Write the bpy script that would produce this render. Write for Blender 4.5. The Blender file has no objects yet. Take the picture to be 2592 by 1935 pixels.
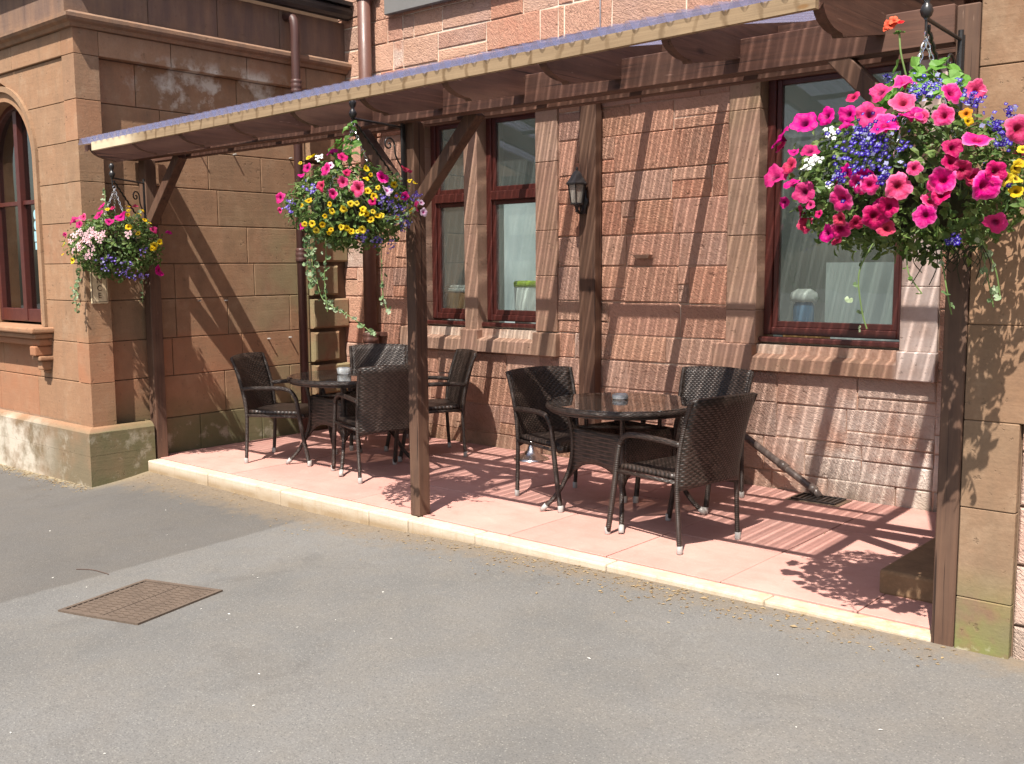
import bpy, bmesh, math, random
from mathutils import Vector, Matrix, Quaternion
random.seed(7)
S = bpy.context.scene
COL = S.collection
PI = math.pi
V = Vector

# ---------------------------------------------------------------- helpers
def tag(o, label=None, cat=None, group=None, kind=None):
    if label: o['label'] = label
    if cat: o['category'] = cat
    if group: o['group'] = group
    if kind: o['kind'] = kind
    return o

def empty(name, loc=(0, 0, 0), rz=0.0):
    o = bpy.data.objects.new(name, None)
    COL.objects.link(o)
    o.location = loc
    o.rotation_euler = (0, 0, rz)
    o.empty_display_size = .1
    return o

class MB:
    """collects shapes into one mesh; per-face random attribute 'rnd' and 'rnd2'"""
    def __init__(s):
        s.v = []; s.f = []; s.a = []; s.b = []; s.pv = {}
    def add(s, verts, faces, r=None, r2=None):
        n = len(s.v)
        s.v += [tuple(p) for p in verts]
        r = random.random() if r is None else r
        r2 = random.random() if r2 is None else r2
        for f in faces:
            s.f.append(tuple(i + n for i in f)); s.a.append(r); s.b.append(r2)
        return n
    def box(s, x0, x1, y0, y1, z0, z1, r=None, M=None):
        P = [V((x, y, z)) for z in (z0, z1) for y in (y0, y1) for x in (x0, x1)]
        if M: P = [M @ p for p in P]
        s.add(P, [(0, 2, 3, 1), (4, 5, 7, 6), (0, 1, 5, 4), (2, 6, 7, 3), (0, 4, 6, 2), (1, 3, 7, 5)], r)
    def bar(s, p, q, w, h, up=(0, 0, 1), r=None):
        """rectangular bar from p to q, w across, h along up"""
        p = V(p); q = V(q); d = (q - p).normalized(); u = V(up)
        a = d.cross(u).normalized(); u = a.cross(d).normalized()
        P = []
        for c in (p, q):
            for i, j in ((-1, -1), (1, -1), (1, 1), (-1, 1)):
                P.append(c + a * (w / 2 * i) + u * (h / 2 * j))
        s.add(P, [(0, 1, 2, 3), (7, 6, 5, 4), (0, 4, 5, 1), (1, 5, 6, 2), (2, 6, 7, 3), (3, 7, 4, 0)], r)
    def tube(s, pts, rad, seg=8, cap=True, r=None, closed=False):
        pts = [V(p) for p in pts]; n = len(pts)
        rads = rad if isinstance(rad, (list, tuple)) else [rad] * n
        P = []; ref = None
        for i in range(n):
            if closed: d = pts[(i + 1) % n] - pts[i - 1]
            else: d = pts[min(i + 1, n - 1)] - pts[max(i - 1, 0)]
            d.normalize()
            if ref is None:
                ref = V((0, 0, 1)) if abs(d.z) < .9 else V((1, 0, 0))
            a = (ref - d * ref.dot(d))
            if a.length < 1e-5: a = d.orthogonal()
            a.normalize(); b = d.cross(a); ref = a
            for k in range(seg):
                t = 2 * PI * k / seg
                P.append(pts[i] + (a * math.cos(t) + b * math.sin(t)) * rads[i])
        F = []
        for i in range(n if closed else n - 1):
            j = (i + 1) % n
            for k in range(seg):
                l = (k + 1) % seg
                F.append((i * seg + k, i * seg + l, j * seg + l, j * seg + k))
        if cap and not closed:
            F.append(tuple(reversed(range(seg)))); F.append(tuple((n - 1) * seg + k for k in range(seg)))
        s.add(P, F, r)
    def lathe(s, prof, seg=24, M=None, r=None, cx=0, cy=0):
        """prof: (radius, z)"""
        P = []; n = len(prof)
        for (ra, z) in prof:
            for k in range(seg):
                t = 2 * PI * k / seg
                p = V((cx + ra * math.cos(t), cy + ra * math.sin(t), z))
                P.append(M @ p if M else p)
        F = []
        for i in range(n - 1):
            for k in range(seg):
                l = (k + 1) % seg
                F.append((i * seg + k, i * seg + l, (i + 1) * seg + l, (i + 1) * seg + k))
        F.append(tuple(reversed(range(seg)))); F.append(tuple((n - 1) * seg + k for k in range(seg)))
        s.add(P, F, r)
    def sheet(s, grid, th, r=None):
        """grid[i][j] of points, thickened along local normals by th"""
        n = len(grid); m = len(grid[0]); G = [[V(p) for p in row] for row in grid]
        N = []
        for i in range(n):
            row = []
            for j in range(m):
                du = G[min(i + 1, n - 1)][j] - G[max(i - 1, 0)][j]
                dv = G[i][min(j + 1, m - 1)] - G[i][max(j - 1, 0)]
                row.append(du.cross(dv).normalized())
            N.append(row)
        P = [G[i][j] + N[i][j] * (th / 2) for i in range(n) for j in range(m)]
        P += [G[i][j] - N[i][j] * (th / 2) for i in range(n) for j in range(m)]
        o = n * m; F = []
        for i in range(n - 1):
            for j in range(m - 1):
                a, b, c, d = i * m + j, (i + 1) * m + j, (i + 1) * m + j + 1, i * m + j + 1
                F.append((a, b, c, d)); F.append((o + d, o + c, o + b, o + a))
        for i in range(n - 1):
            for j in (0, m - 1):
                a, b = i * m + j, (i + 1) * m + j
                F.append((a, o + a, o + b, b) if j == 0 else (b, o + b, o + a, a))
        for j in range(m - 1):
            for i in (0, n - 1):
                a, b = i * m + j, i * m + j + 1
                F.append((b, o + b, o + a, a) if i == 0 else (a, o + a, o + b, b))
        s.add(P, F, r)
    def stone(s, O, U, W, N, u0, u1, w0, w1, dep, bev, base=0.0, r=None, tilt=0.0, jit=0.0):
        """one masonry block: front face raised dep above plane O, chamfered by bev"""
        O = V(O); U = V(U); W = V(W); N = V(N)
        j = [random.uniform(-tilt, tilt) for _ in range(4)]
        q = lambda: random.uniform(-jit, jit)
        c = [(u0 + q(), w0 + q()), (u1 + q(), w0 + q()), (u1 + q(), w1 + q()), (u0 + q(), w1 + q())]
        sg = ((1, 1), (-1, 1), (-1, -1), (1, -1)); ci = [(a_ + bev * k_[0], b_ + bev * k_[1]) for (a_, b_), k_ in zip(c, sg)]
        P = [O + U * a + W * b + N * base for a, b in c]
        P += [O + U * a + W * b + N * (dep - bev * .7) for a, b in c]
        P += [O + U * a + W * b + N * (dep + j[k]) for k, (a, b) in enumerate(ci)]
        F = [(8, 9, 10, 11)]
        for k in range(4):
            l = (k + 1) % 4
            F.append((k, l, 4 + l, 4 + k)); F.append((4 + k, 4 + l, 8 + l, 8 + k))
        if U.cross(W).dot(N) < 0: F = [tuple(reversed(f)) for f in F]
        s.add(P, F, r)
    def build(s, name, mat, parent=None, smooth=False, bevel=0, seg=1, loc=None):
        me = bpy.data.meshes.new(name)
        me.from_pydata(s.v, [], s.f)
        a = me.attributes.new('rnd', 'FLOAT', 'FACE'); a.data.foreach_set('value', s.a)
        a = me.attributes.new('rnd2', 'FLOAT', 'FACE'); a.data.foreach_set('value', s.b)
        for k, arr in s.pv.items():
            a = me.attributes.new(k, 'FLOAT', 'POINT'); a.data.foreach_set('value', arr)
        if smooth: me.polygons.foreach_set('use_smooth', [True] * len(me.polygons))
        me.materials.append(mat); me.update()
        o = bpy.data.objects.new(name, me); COL.objects.link(o)
        if parent: o.parent = parent
        if loc: o.location = loc
        if bevel:
            b = o.modifiers.new('bev', 'BEVEL'); b.width = bevel; b.segments = seg; b.limit_method = 'ANGLE'; b.angle_limit = .6
        return o

def kids(o): return [c for c in o.children]
def copy_tree(o, parent=None):
    c = o.copy(); COL.objects.link(c)
    if parent: c.parent = parent
    for ch in kids(o): copy_tree(ch, c)
    return c
def smooth_path(pts, n=6):
    """Catmull-Rom through pts"""
    pts = [V(p) for p in pts]; out = []
    for i in range(len(pts) - 1):
        p0 = pts[max(i - 1, 0)]; p1 = pts[i]; p2 = pts[i + 1]; p3 = pts[min(i + 2, len(pts) - 1)]
        for k in range(n):
            t = k / n
            out.append(.5 * ((2 * p1) + (p2 - p0) * t + (2 * p0 - 5 * p1 + 4 * p2 - p3) * t * t + (3 * p1 - p0 - 3 * p2 + p3) * t ** 3))
    out.append(pts[-1]); return out

# ---------------------------------------------------------------- materials
class NT:
    def __init__(s, name):
        s.m = bpy.data.materials.new(name); s.m.use_nodes = True
        s.t = s.m.node_tree; s.t.nodes.clear()
        s.out = s.t.nodes.new('ShaderNodeOutputMaterial')
    def n(s, typ, props=None, **inp):
        nd = s.t.nodes.new('ShaderNode' + typ)
        for k, v in (props or {}).items(): setattr(nd, k, v)
        for k, v in inp.items(): s.set(nd, k, v)
        return nd
    def set(s, nd, k, v):
        key = k.replace('_', ' ')
        if k[0] == 'i' and k[1:].isdigit(): sock = nd.inputs[int(k[1:])]
        else: sock = nd.inputs[key]
        if isinstance(v, bpy.types.NodeSocket): s.t.links.new(v, sock)
        elif isinstance(v, (tuple, list)) and len(v) == 3 and sock.type == 'RGBA': sock.default_value = (*v, 1)
        else: sock.default_value = v
    def math(s, op, a, b=0.0, c=0.0, clamp=False):
        nd = s.n('Math', {'operation': op, 'use_clamp': clamp}, i0=a, i1=b)
        s.set(nd, 'i2', c); return nd.outputs[0]
    def mix(s, f, a, b, mode='MIX'):
        nd = s.n('Mix', {'data_type': 'RGBA', 'blend_type': mode})
        s.set(nd, 'i0', f); s.set(nd, 'i6', a if not (isinstance(a, tuple) and len(a) == 3) else (*a, 1)); s.set(nd, 'i7', b if not (isinstance(b, tuple) and len(b) == 3) else (*b, 1))
        return nd.outputs[2]
    def obj(s): return s.n('TexCoord').outputs['Object']
    def xyz(s, v):
        nd = s.n('SeparateXYZ', i0=v); return nd.outputs
    def comb(s, x, y, z): return s.n('CombineXYZ', i0=x, i1=y, i2=z).outputs[0]
    def map(s, v, scale=(1, 1, 1), loc=(0, 0, 0), rot=(0, 0, 0)):
        return s.n('Mapping', None, i0=v, i1=loc, i2=rot, i3=scale).outputs[0]
    def noise(s, v, scale, detail=4.0, rough=.55, dist=0.0):
        return s.n('TexNoise', None, Vector=v, Scale=scale, Detail=detail, Roughness=rough, Distortion=dist).outputs['Fac']
    def ramp(s, f, stops, interp='LINEAR'):
        nd = s.n('ValToRGB', None, i0=f); cr = nd.color_ramp; cr.interpolation = interp
        while len(cr.elements) < len(stops): cr.elements.new(.5)
        for e, (p, c) in zip(cr.elements, stops):
            e.position = p; e.color = (*c, 1) if isinstance(c, tuple) else (c, c, c, 1)
        return nd.outputs[0]
    def rng(s, v, a, b, c=0.0, d=1.0):
        nd = s.n('MapRange', {'clamp': True}, i0=v, i1=a, i2=b, i3=c, i4=d); return nd.outputs[0]
    def attr(s, name):
        return s.n('Attribute', {'attribute_name': name}).outputs['Fac']
    def bump(s, h, strength=.5, dist=.01, normal=None):
        nd = s.n('Bump', None, Strength=strength, Distance=dist, Height=h)
        if normal is not None: s.set(nd, 'Normal', normal)
        return nd.outputs[0]
    def bsdf(s, col, rough=.8, spec=.3, normal=None, metal=0.0, **kw):
        nd = s.n('BsdfPrincipled', None, Base_Color=col, Roughness=rough, Metallic=metal)
        s.set(nd, 'Specular_IOR_Level', spec)
        if normal is not None: s.set(nd, 'Normal', normal)
        for k, v in kw.items(): s.set(nd, k, v)
        return nd.outputs[0]
    def done(s, sh):
        s.t.links.new(sh, s.out.inputs[0]); return s.m

def mask_band(t, v, a, b, soft):
    """1 where a<v<b with soft edges"""
    return t.math('MULTIPLY', t.rng(v, a - soft, a + soft), t.rng(v, b + soft, b - soft))

def m_rubble():
    t = NT('rubble_sandstone'); P = t.obj(); x, y, z = t.xyz(P)
    r = t.attr('rnd'); r2 = t.attr('rnd2')
    c = t.ramp(r, [(0, (.43, .20, .135)), (.2, (.50, .27, .185)), (.4, (.44, .245, .185)), (.6, (.54, .295, .195)), (.8, (.48, .305, .235)), (1, (.39, .24, .19))])
    n1 = t.noise(P, 5.0, 5); n2 = t.noise(P, 38.0, 3)
    c = t.mix(t.rng(n1, .3, .7, 0, .55), c, t.ramp(r2, [(0, (.50, .30, .20)), (.5, (.33, .16, .11)), (1, (.46, .30, .22))]))
    c = t.mix(t.rng(n2, .52, .75, 0, .35), c, (.50, .33, .23))
    # tooling strokes, turned per stone
    ang = t.math('MULTIPLY_ADD', r2, -1.0, -.25)
    rv = t.n('VectorRotate', {'rotation_type': 'Y_AXIS'}, Vector=P, Angle=ang).outputs[0]
    sp = t.n('VectorMath', {'operation': 'ADD'}, i0=t.map(rv, (30, 30, 88)), i1=t.comb(t.math('MULTIPLY', r, 50.0), 0.0, 0.0)).outputs[0]
    tool = t.noise(sp, 1.0, 3.5, .6, .9)
    toolr = t.rng(tool, .36, .64)
    c = t.mix(t.rng(tool, .36, .5, .32, 0), c, (.13, .06, .045))
    # lime staining low on the right of the wall, and damp at the foot
    n3 = t.noise(P, 2.2, 4)
    low = t.math('MULTIPLY', t.rng(z, 1.15, .35), t.math('MULTIPLY', t.rng(x, -4.0, -2.9), t.rng(x, -1.4, -2.0, .45, 1)))
    st = t.math('MULTIPLY', low, t.rng(n3, .28, .48), clamp=True)
    st2 = t.math('MULTIPLY', t.math('GREATER_THAN', r2, .97), t.rng(n1, .35, .62, .0, .8))
    st = t.math('MAXIMUM', t.math('MULTIPLY', st, .85), t.math('MULTIPLY', st2, .5))
    c = t.mix(st, c, (.70, .61, .54))
    damp = t.math('MULTIPLY', t.rng(z, .28, .0), t.rng(n3, .35, .6))
    c = t.mix(t.math('MULTIPLY', damp, .7), c, (.16, .13, .085))
    amp = t.rng(t.math('FRACT', t.math('MULTIPLY', r, 9.7)), 0, 1, .15, .65)
    h = t.math('MULTIPLY_ADD', t.noise(P, 22.0, 5, .65), .7, t.math('MULTIPLY', toolr, amp))
    h = t.math('ADD', h, t.math('MULTIPLY', t.rng(t.noise(P, 9.0, 5, .6), .62, .70), -.9))
    nb = t.bump(h, .9, .016)
    return t.done(t.bsdf(c, .92, .15, nb))

def m_mortar():
    t = NT('lime_mortar'); P = t.obj(); x, y, z = t.xyz(P)
    n = t.noise(P, 30, 5); n2 = t.noise(P, 1.6, 3)
    dark = t.ramp(n, [(.3, (.36, .21, .15)), (.7, (.50, .33, .25))])
    pale = t.ramp(n, [(.3, (.50, .40, .31)), (.7, (.66, .56, .46))])
    f = t.math('MAXIMUM', t.rng(z, 3.0, 3.5), t.rng(n2, .52, .62, 0, .8))
    return t.done(t.bsdf(t.mix(f, dark, pale), .95, .1, t.bump(n, .6, .006)))

def m_ashlar(name, stops, wing=False, tint=None, pier=False, whiten=False):
    t = NT(name); P = t.obj(); x, y, z = t.xyz(P)
    r = t.attr('rnd'); r2 = t.attr('rnd2')
    c = t.ramp(r, stops)
    n1 = t.noise(P, 2.6, 5); n2 = t.noise(t.map(P, (9, 9, 1.2)), 1.0, 5, .6); n3 = t.noise(P, 60, 3)
    nb_ = t.noise(t.map(P, (1.0, 1.0, 24)), 1.0, 3, .6, .6)
    c = t.mix(t.rng(n1, .35, .7, 0, .45), c, t.mix(r2, (.19, .13, .08), (.38, .23, .145)))
    c = t.mix(t.rng(nb_, .5, .75, 0, .3), c, (.30, .185, .115))
    c = t.mix(t.rng(n2, .48, .78, 0, .45), c, (.16, .115, .075))
    n5 = t.noise(P, 7.0, 6, .65)
    c = t.mix(t.rng(n5, .52, .72, 0, .3), c, (.42, .30, .20))
    c = t.mix(t.rng(n5, .46, .28, 0, .35), c, (.17, .10, .065))
    c = t.mix(t.rng(n3, .35, .65, .12, 0), c, (.1, .07, .05))
    if wing:
        # redder, damper lower courses on the side wall
        red = t.math('MULTIPLY', mask_band(t, z, .2, 1.10, .05), t.math('MULTIPLY', t.rng(n1, .32, .6, .15, .8), t.rng(r, .25, .6, .25, 1)))
        red = t.math('MULTIPLY', red, t.rng(y, 4.5, 4.8, .8, 1.0))
        c = t.mix(red, c, (.33, .135, .07))
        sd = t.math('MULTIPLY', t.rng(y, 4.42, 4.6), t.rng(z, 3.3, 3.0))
        c = t.mix(t.math('MULTIPLY', sd, t.rng(n5, .3, .6, .55, .2)), c, (.20, .125, .078))  # weathered brown, plus grazing-light shade put into the side wall colour
        grey = t.math('MULTIPLY', t.rng(z, .36, .30), t.rng(n1, .3, .55, .45, .9))
        c = t.mix(grey, c, (.15, .125, .08))
        sidef = t.math('MAXIMUM', t.rng(y, 4.3, 4.45), t.math('MULTIPLY', t.rng(x, -8.368, -8.362), t.rng(z, .36, .3)))
        alg = t.math('MULTIPLY', t.rng(z, .62, .25), t.math('MULTIPLY', t.rng(n1, .34, .58, .45, 1), t.math('MULTIPLY', sidef, .9)))
        c = t.mix(alg, c, t.mix(n2, (.085, .085, .04), (.15, .135, .07)))
        soot = t.math('MULTIPLY', t.rng(z, 3.6, 3.9), t.rng(n2, .3, .6, .35, .8))
        c = t.mix(soot, c, (.12, .08, .07))
        lime = t.math('MULTIPLY', mask_band(t, z, 3.13, 3.56, .05), t.math('MULTIPLY', mask_band(t, y, 4.85, 6.35, .35), t.rng(t.noise(P, 3.2, 7, .65), .48, .6)))
        c = t.mix(t.math('MULTIPLY', lime, .8), c, (.60, .55, .46))
        gs = t.math('MULTIPLY', mask_band(t, z, .3, 2.2, .3), t.math('MULTIPLY', t.rng(y, 5.6, 6.7), t.rng(n1, .4, .6, .0, .7)))
        c = t.mix(gs, c, (.22, .205, .11))
        # lime and algae on the plinth
        pl = t.math('MULTIPLY', t.rng(z, .36, .28), t.rng(x, -8.9, -9.5))
        pl = t.math('MULTIPLY', pl, t.rng(t.noise(t.map(P, (2.4, 2.4, 2.6)), 1.0, 7, .66), .38, .54))
        c = t.mix(t.math('MULTIPLY', pl, .85), c, (.52, .46, .38))
        pl2 = t.math('MULTIPLY', t.rng(z, .3, .25), t.math('MULTIPLY', t.rng(x, -9.0, -8.8), t.rng(t.noise(t.map(P, (4, 4, 4)), 1.0, 7, .68), .56, .66)))
        c = t.mix(t.math('MULTIPLY', pl2, .5), c, (.45, .40, .32))
    if pier:
        alg = t.math('MULTIPLY', t.rng(z, .38, .0), t.rng(t.noise(P, 7, 5), .36, .52))
        c = t.mix(t.math('MULTIPLY', alg, .8), c, (.17, .20, .06))
        grey = t.math('MULTIPLY', t.rng(z, .7, .2), t.rng(n1, .4, .6, .1, .6))
        c = t.mix(grey, c, (.14, .115, .075))
        li = t.math('MULTIPLY', t.rng(z, .05, -.02), t.rng(t.noise(P, 11, 5), .5, .6))
        c = t.mix(t.math('MULTIPLY', li, .7), c, (.55, .52, .40))
    if whiten:
        wf = t.math('MULTIPLY', t.rng(x, -2.62, -2.56), t.rng(t.noise(P, 4.0, 6, .6), .3, .6, .35, .85))
        c = t.mix(wf, c, (.62, .53, .49))
        gr = t.math('MULTIPLY', t.rng(n1, .5, .7), t.rng(z, 2.7, 3.1, .0, .6))
        c = t.mix(gr, c, (.20, .19, .09))
    pit = t.rng(t.noise(P, 24, 4, .6), .64, .70)
    c = t.mix(t.math('MULTIPLY', pit, .45), c, (.13, .085, .055))
    h = t.math('ADD', t.math('MULTIPLY', n3, .35), t.math('ADD', n1, t.math('MULTIPLY', nb_, .35)))
    h = t.math('SUBTRACT', h, t.math('MULTIPLY', pit, .5))
    return t.done(t.bsdf(c, .9, .18, t.bump(h, .5, .009)))

def m_wood(name, base, dark, light, rough=.7, axis='z', knots=True):
    t = NT(name); P = t.obj(); r = t.attr('rnd')
    sc = {'z': (26, 26, 1.3), 'x': (1.3, 26, 26), 'y': (26, 1.3, 26)}[axis]
    off = t.comb(t.math('MULTIPLY', r, 13.0), t.math('MULTIPLY', r, 7.0), t.math('MULTIPLY', r, 5.0))
    Pm = t.n('VectorMath', {'operation': 'ADD'}, i0=t.map(P, sc), i1=off).outputs[0]
    g = t.noise(Pm, 1.0, 6, .6, 1.2); big = t.noise(P, 2.4, 4); sp = t.noise(P, 55, 2)
    c = t.mix(t.rng(g, .35, .68), dark, base)
    c = t.mix(t.rng(big, .4, .7, 0, .55), c, light)
    sc2 = {'z': (60, 60, 7), 'x': (7, 60, 60), 'y': (60, 7, 60)}[axis]
    kn = t.n('TexVoronoi', {'feature': 'F1'}, Vector=t.map(P, {'z': (7, 7, 2.6), 'x': (2.6, 7, 7), 'y': (7, 2.6, 7)}[axis]), Scale=1.0).outputs['Distance']
    c = t.mix(t.rng(kn, .13, .05, 0, .8), c, tuple(v * .5 for v in dark))
    crk = t.noise(t.map(P, {'z': (70, 70, .9), 'x': (.9, 70, 70), 'y': (70, .9, 70)}[axis]), 1.0, 3, .5, .4)
    c = t.mix(t.rng(crk, .34, .30, 0, .9), c, tuple(v * .35 for v in dark))
    scuff = t.noise(t.map(P, sc2), 1.0, 3, .5)
    c = t.mix(t.rng(scuff, .70, .76, 0, .6), c, tuple(min(1, v * 1.8 + .06) for v in light))
    return t.done(t.bsdf(c, rough, .3, t.bump(g, .35, .004)))

def m_fascia():
    t = NT('pale_treated_pine'); P = t.obj(); x, y, z = t.xyz(P)
    g = t.noise(t.map(P, (1.5, 30, 60)), 1.0, 5, .6, .6); n = t.noise(P, 3, 4)
    c = t.mix(t.rng(g, .35, .7), (.20, .135, .078), (.30, .21, .125))
    # drip stains under each trough of the sheet
    ph = t.math('MULTIPLY', x, 2 * PI / .152)
    ph = t.math('ADD', ph, t.math('MULTIPLY', n, 9.0))
    dr = t.rng(t.math('SINE', ph), .80, 1.0, 0, .8)
    dr = t.math('MULTIPLY', dr, t.rng(t.noise(t.map(P, (9, 9, 3)), 1, 3), .25, .48))
    c = t.mix(dr, c, (.11, .065, .03))
    c = t.mix(t.rng(t.noise(P, 6, 6, .65), .5, .7, 0, .5), c, (.20, .14, .085))
    kn = t.n('TexVoronoi', {'feature': 'F1'}, Vector=t.map(P, (3.1, 3, 8)), Scale=1.0).outputs['Distance']
    c = t.mix(t.rng(kn, .10, .05, 0, .8), c, (.18, .09, .03))
    wh = t.math('MULTIPLY', t.rng(x, -6.9, -7.2), t.rng(n, .35, .5, .4, .9))
    c = t.mix(wh, c, (.58, .48, .33))
    return t.done(t.bsdf(c, .7, .25, t.bump(g, .3, .003)))

def m_roof_sheet():
    t = NT('translucent_corrugated_plastic'); P = t.obj(); x, y, z = t.xyz(P)
    n = t.noise(t.map(P, (.9, .5, .5)), 1.0, 3); nf = t.noise(t.map(P, (14, 1.2, 1)), 1.0, 3)
    ph = t.math('MULTIPLY', x, 2 * PI / PITCH)
    c1 = t.math('MULTIPLY_ADD', t.math('COSINE', ph), .5, .5)
    c2 = t.math('MULTIPLY_ADD', t.math('COSINE', t.math('ADD', ph, PI)), .5, .5)
    a = t.math('POWER', c1, 9.0); b = t.math('MULTIPLY', t.math('POWER', c2, 18.0), t.rng(n, .4, .62, .1, .6))  # clear stripes stand in for light focused by the corrugations
    T = t.math('ADD', t.math('MULTIPLY', a, 1.0), b)
    T = t.math('MULTIPLY_ADD', T, .66, t.rng(nf, .3, .7, .33, .47), clamp=True)
    T = t.math('MINIMUM', T, .985)
    tr = t.n('BsdfTransparent', None, Color=(1.0, .97, .96)).outputs[0]
    d = t.n('BsdfDiffuse', None, Color=(.20, .215, .37)).outputs[0]
    tl = t.n('BsdfTranslucent', None, Color=(.34, .335, .46)).outputs[0]
    g = t.n('BsdfGlossy', None, Color=(.9, .9, 1.0), Roughness=.18).outputs[0]
    m1 = t.n('MixShader', None, i0=.5, i1=d, i2=tl).outputs[0]
    m2 = t.n('MixShader', None, i0=.16, i1=m1, i2=g).outputs[0]
    return t.done(t.n('MixShader', None, i0=T, i1=m2, i2=tr).outputs[0])

def m_paint(name, col, rough=.45, spec=.4, var=.25, bump=.15, metal=0.0, grain=None, nscale=14):
    t = NT(name); P = t.obj()
    n = t.noise(P, nscale, 5); n2 = t.noise(P, nscale * 6, 3)
    if grain: n2 = t.noise(t.map(P, grain), 1.0, 4, .6)
    c = t.mix(t.rng(n, .3, .7, 0, var), col, tuple(v * .45 for v in col))
    c = t.mix(t.rng(n2, .55, .8, 0, var), c, tuple(min(1, v * 1.5 + .02) for v in col))
    rr = t.rng(n, .3, .7, rough * .8, min(1, rough * 1.25))
    return t.done(t.bsdf(c, rr, spec, t.bump(n2, bump, .003), metal))

def m_wicker(name, axis_u='x', su=90.0, sv=70.0):
    """woven plastic strips: over-under weave from sines of the object coordinates"""
    t = NT(name); P = t.obj(); x, y, z = t.xyz(P)
    u = t.math('ADD', x, t.math('MULTIPLY', y, .85)) if axis_u == 'x' else y
    v = z if axis_u == 'x' else x
    a = t.math('SINE', t.math('MULTIPLY', u, su * 2)); b = t.math('SINE', t.math('MULTIPLY', v, sv * PI))
    b2 = t.math('ABSOLUTE', b)
    over = t.math('MULTIPLY', a, t.math('SIGN', b))
    h = t.math('MULTIPLY', b2, t.math('MULTIPLY_ADD', over, .5, .5))
    n = t.noise(P, 30, 3)
    c = t.mix(t.rng(h, .05, .7), (.012, .009, .007), (.044, .029, .023))
    c = t.mix(t.rng(n, .45, .7, 0, .5), c, (.07, .048, .039))
    return t.done(t.bsdf(c, .42, .45, t.bump(h, .8, .004)))

def m_asphalt():
    t = NT('worn_asphalt'); P = t.obj(); x, y, z = t.xyz(P)
    n1 = t.noise(P, .8, 5); n2 = t.noise(P, 85, 3, .7); n3 = t.noise(P, 9, 5); n4 = t.noise(P, 210, 2)
    vo = t.n('TexVoronoi', {'feature': 'F1'}, Vector=P, Scale=120.0)
    vd = vo.outputs['Distance']; vc = vo.outputs['Color']
    agg = t.xyz(vc)[0]
    c = t.mix(t.rng(n1, .3, .7), (.118, .113, .106), (.172, .165, .156))
    c = t.mix(t.rng(t.noise(P, 3.3, 6, .65), .40, .68, 0, .5), c, (.165, .148, .126))
    c = t.mix(t.rng(n2, .35, .62, .42, 0), c, (.078, .074, .07))
    st_ = t.noise(P, 1.7, 7, .7, .8)
    c = t.mix(t.rng(st_, .56, .66, 0, .32), c, (.085, .078, .072))
    c = t.mix(t.rng(t.noise(P, 14, 5, .7), .60, .72, 0, .35), c, (.21, .19, .165))
    c = t.mix(t.math('MULTIPLY', t.rng(agg, .80, .95, 0, .6), t.rng(vd, .5, .25)), c, (.27, .26, .23))
    c = t.mix(t.math('MULTIPLY', t.rng(agg, .2, .1, 0, .6), t.rng(vd, .5, .25)), c, (.06, .06, .06))
    # an older, darker bay of surfacing on the left
    xe = t.math('ADD', x, t.math('ADD', t.math('MULTIPLY', y, .055), t.math('MULTIPLY', t.noise(P, 6, 3), .05)))
    old = t.rng(xe, -5.615, -5.65)
    c = t.mix(t.math('MULTIPLY', old, .42), c, (.060, .050, .042))
    # soil and grit washed against the kerb and the plinth
    e = t.math('SUBTRACT', 4.66, y)
    e = t.math('ADD', e, t.math('MULTIPLY', t.math('SUBTRACT', n3, .5), .55))
    w = t.rng(x, -1.2, -7.5, .10, .34)
    so = t.math('MULTIPLY', t.rng(t.math('SUBTRACT', e, w), .12, -.16), t.rng(n2, .3, .5, .55, 1))
    c = t.mix(t.math('MULTIPLY', so, .8), c, t.mix(t.noise(P, 40, 4), (.11, .08, .052), (.24, .185, .125)))
    so2 = t.math('MULTIPLY', t.rng(t.math('ADD', y, t.math('MULTIPLY', n3, .3)), 4.16, 4.3), t.rng(x, -8.2, -8.6))
    c = t.mix(t.math('MULTIPLY', so2, .7), c, (.33, .26, .15))
    h = t.math('ADD', t.math('MULTIPLY', vd, -.8), t.math('MULTIPLY', n2, .6))
    return t.done(t.bsdf(c, .9, .25, t.bump(h, .35, .005)))

def m_tiles():
    t = NT('red_paving_slabs'); P = t.obj(); r = t.attr('rnd')
    n1 = t.noise(P, 1.8, 5); n2 = t.noise(P, 70, 3); n3 = t.noise(t.map(P, (2, 14, 2)), 1.0, 4)
    c = t.ramp(r, [(0, (.43, .215, .18)), (.5, (.48, .255, .215)), (1, (.40, .20, .17))])
    c = t.mix(t.rng(n1, .35, .7, 0, .6), c, (.52, .31, .265))
    c = t.mix(t.rng(n3, .5, .75, 0, .35), c, (.38, .19, .155))
    c = t.mix(t.rng(n2, .55, .75, 0, .25), c, (.62, .43, .37))
    n4 = t.noise(P, 5.5, 7, .68, .6)
    c = t.mix(t.rng(n4, .50, .70, 0, .45), c, (.36, .185, .15))
    c = t.mix(t.rng(n4, .42, .26, 0, .4), c, (.56, .37, .315))
    return t.done(t.bsdf(c, .85, .2, t.bump(t.math('ADD', n2, n4), .3, .003)))

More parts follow.
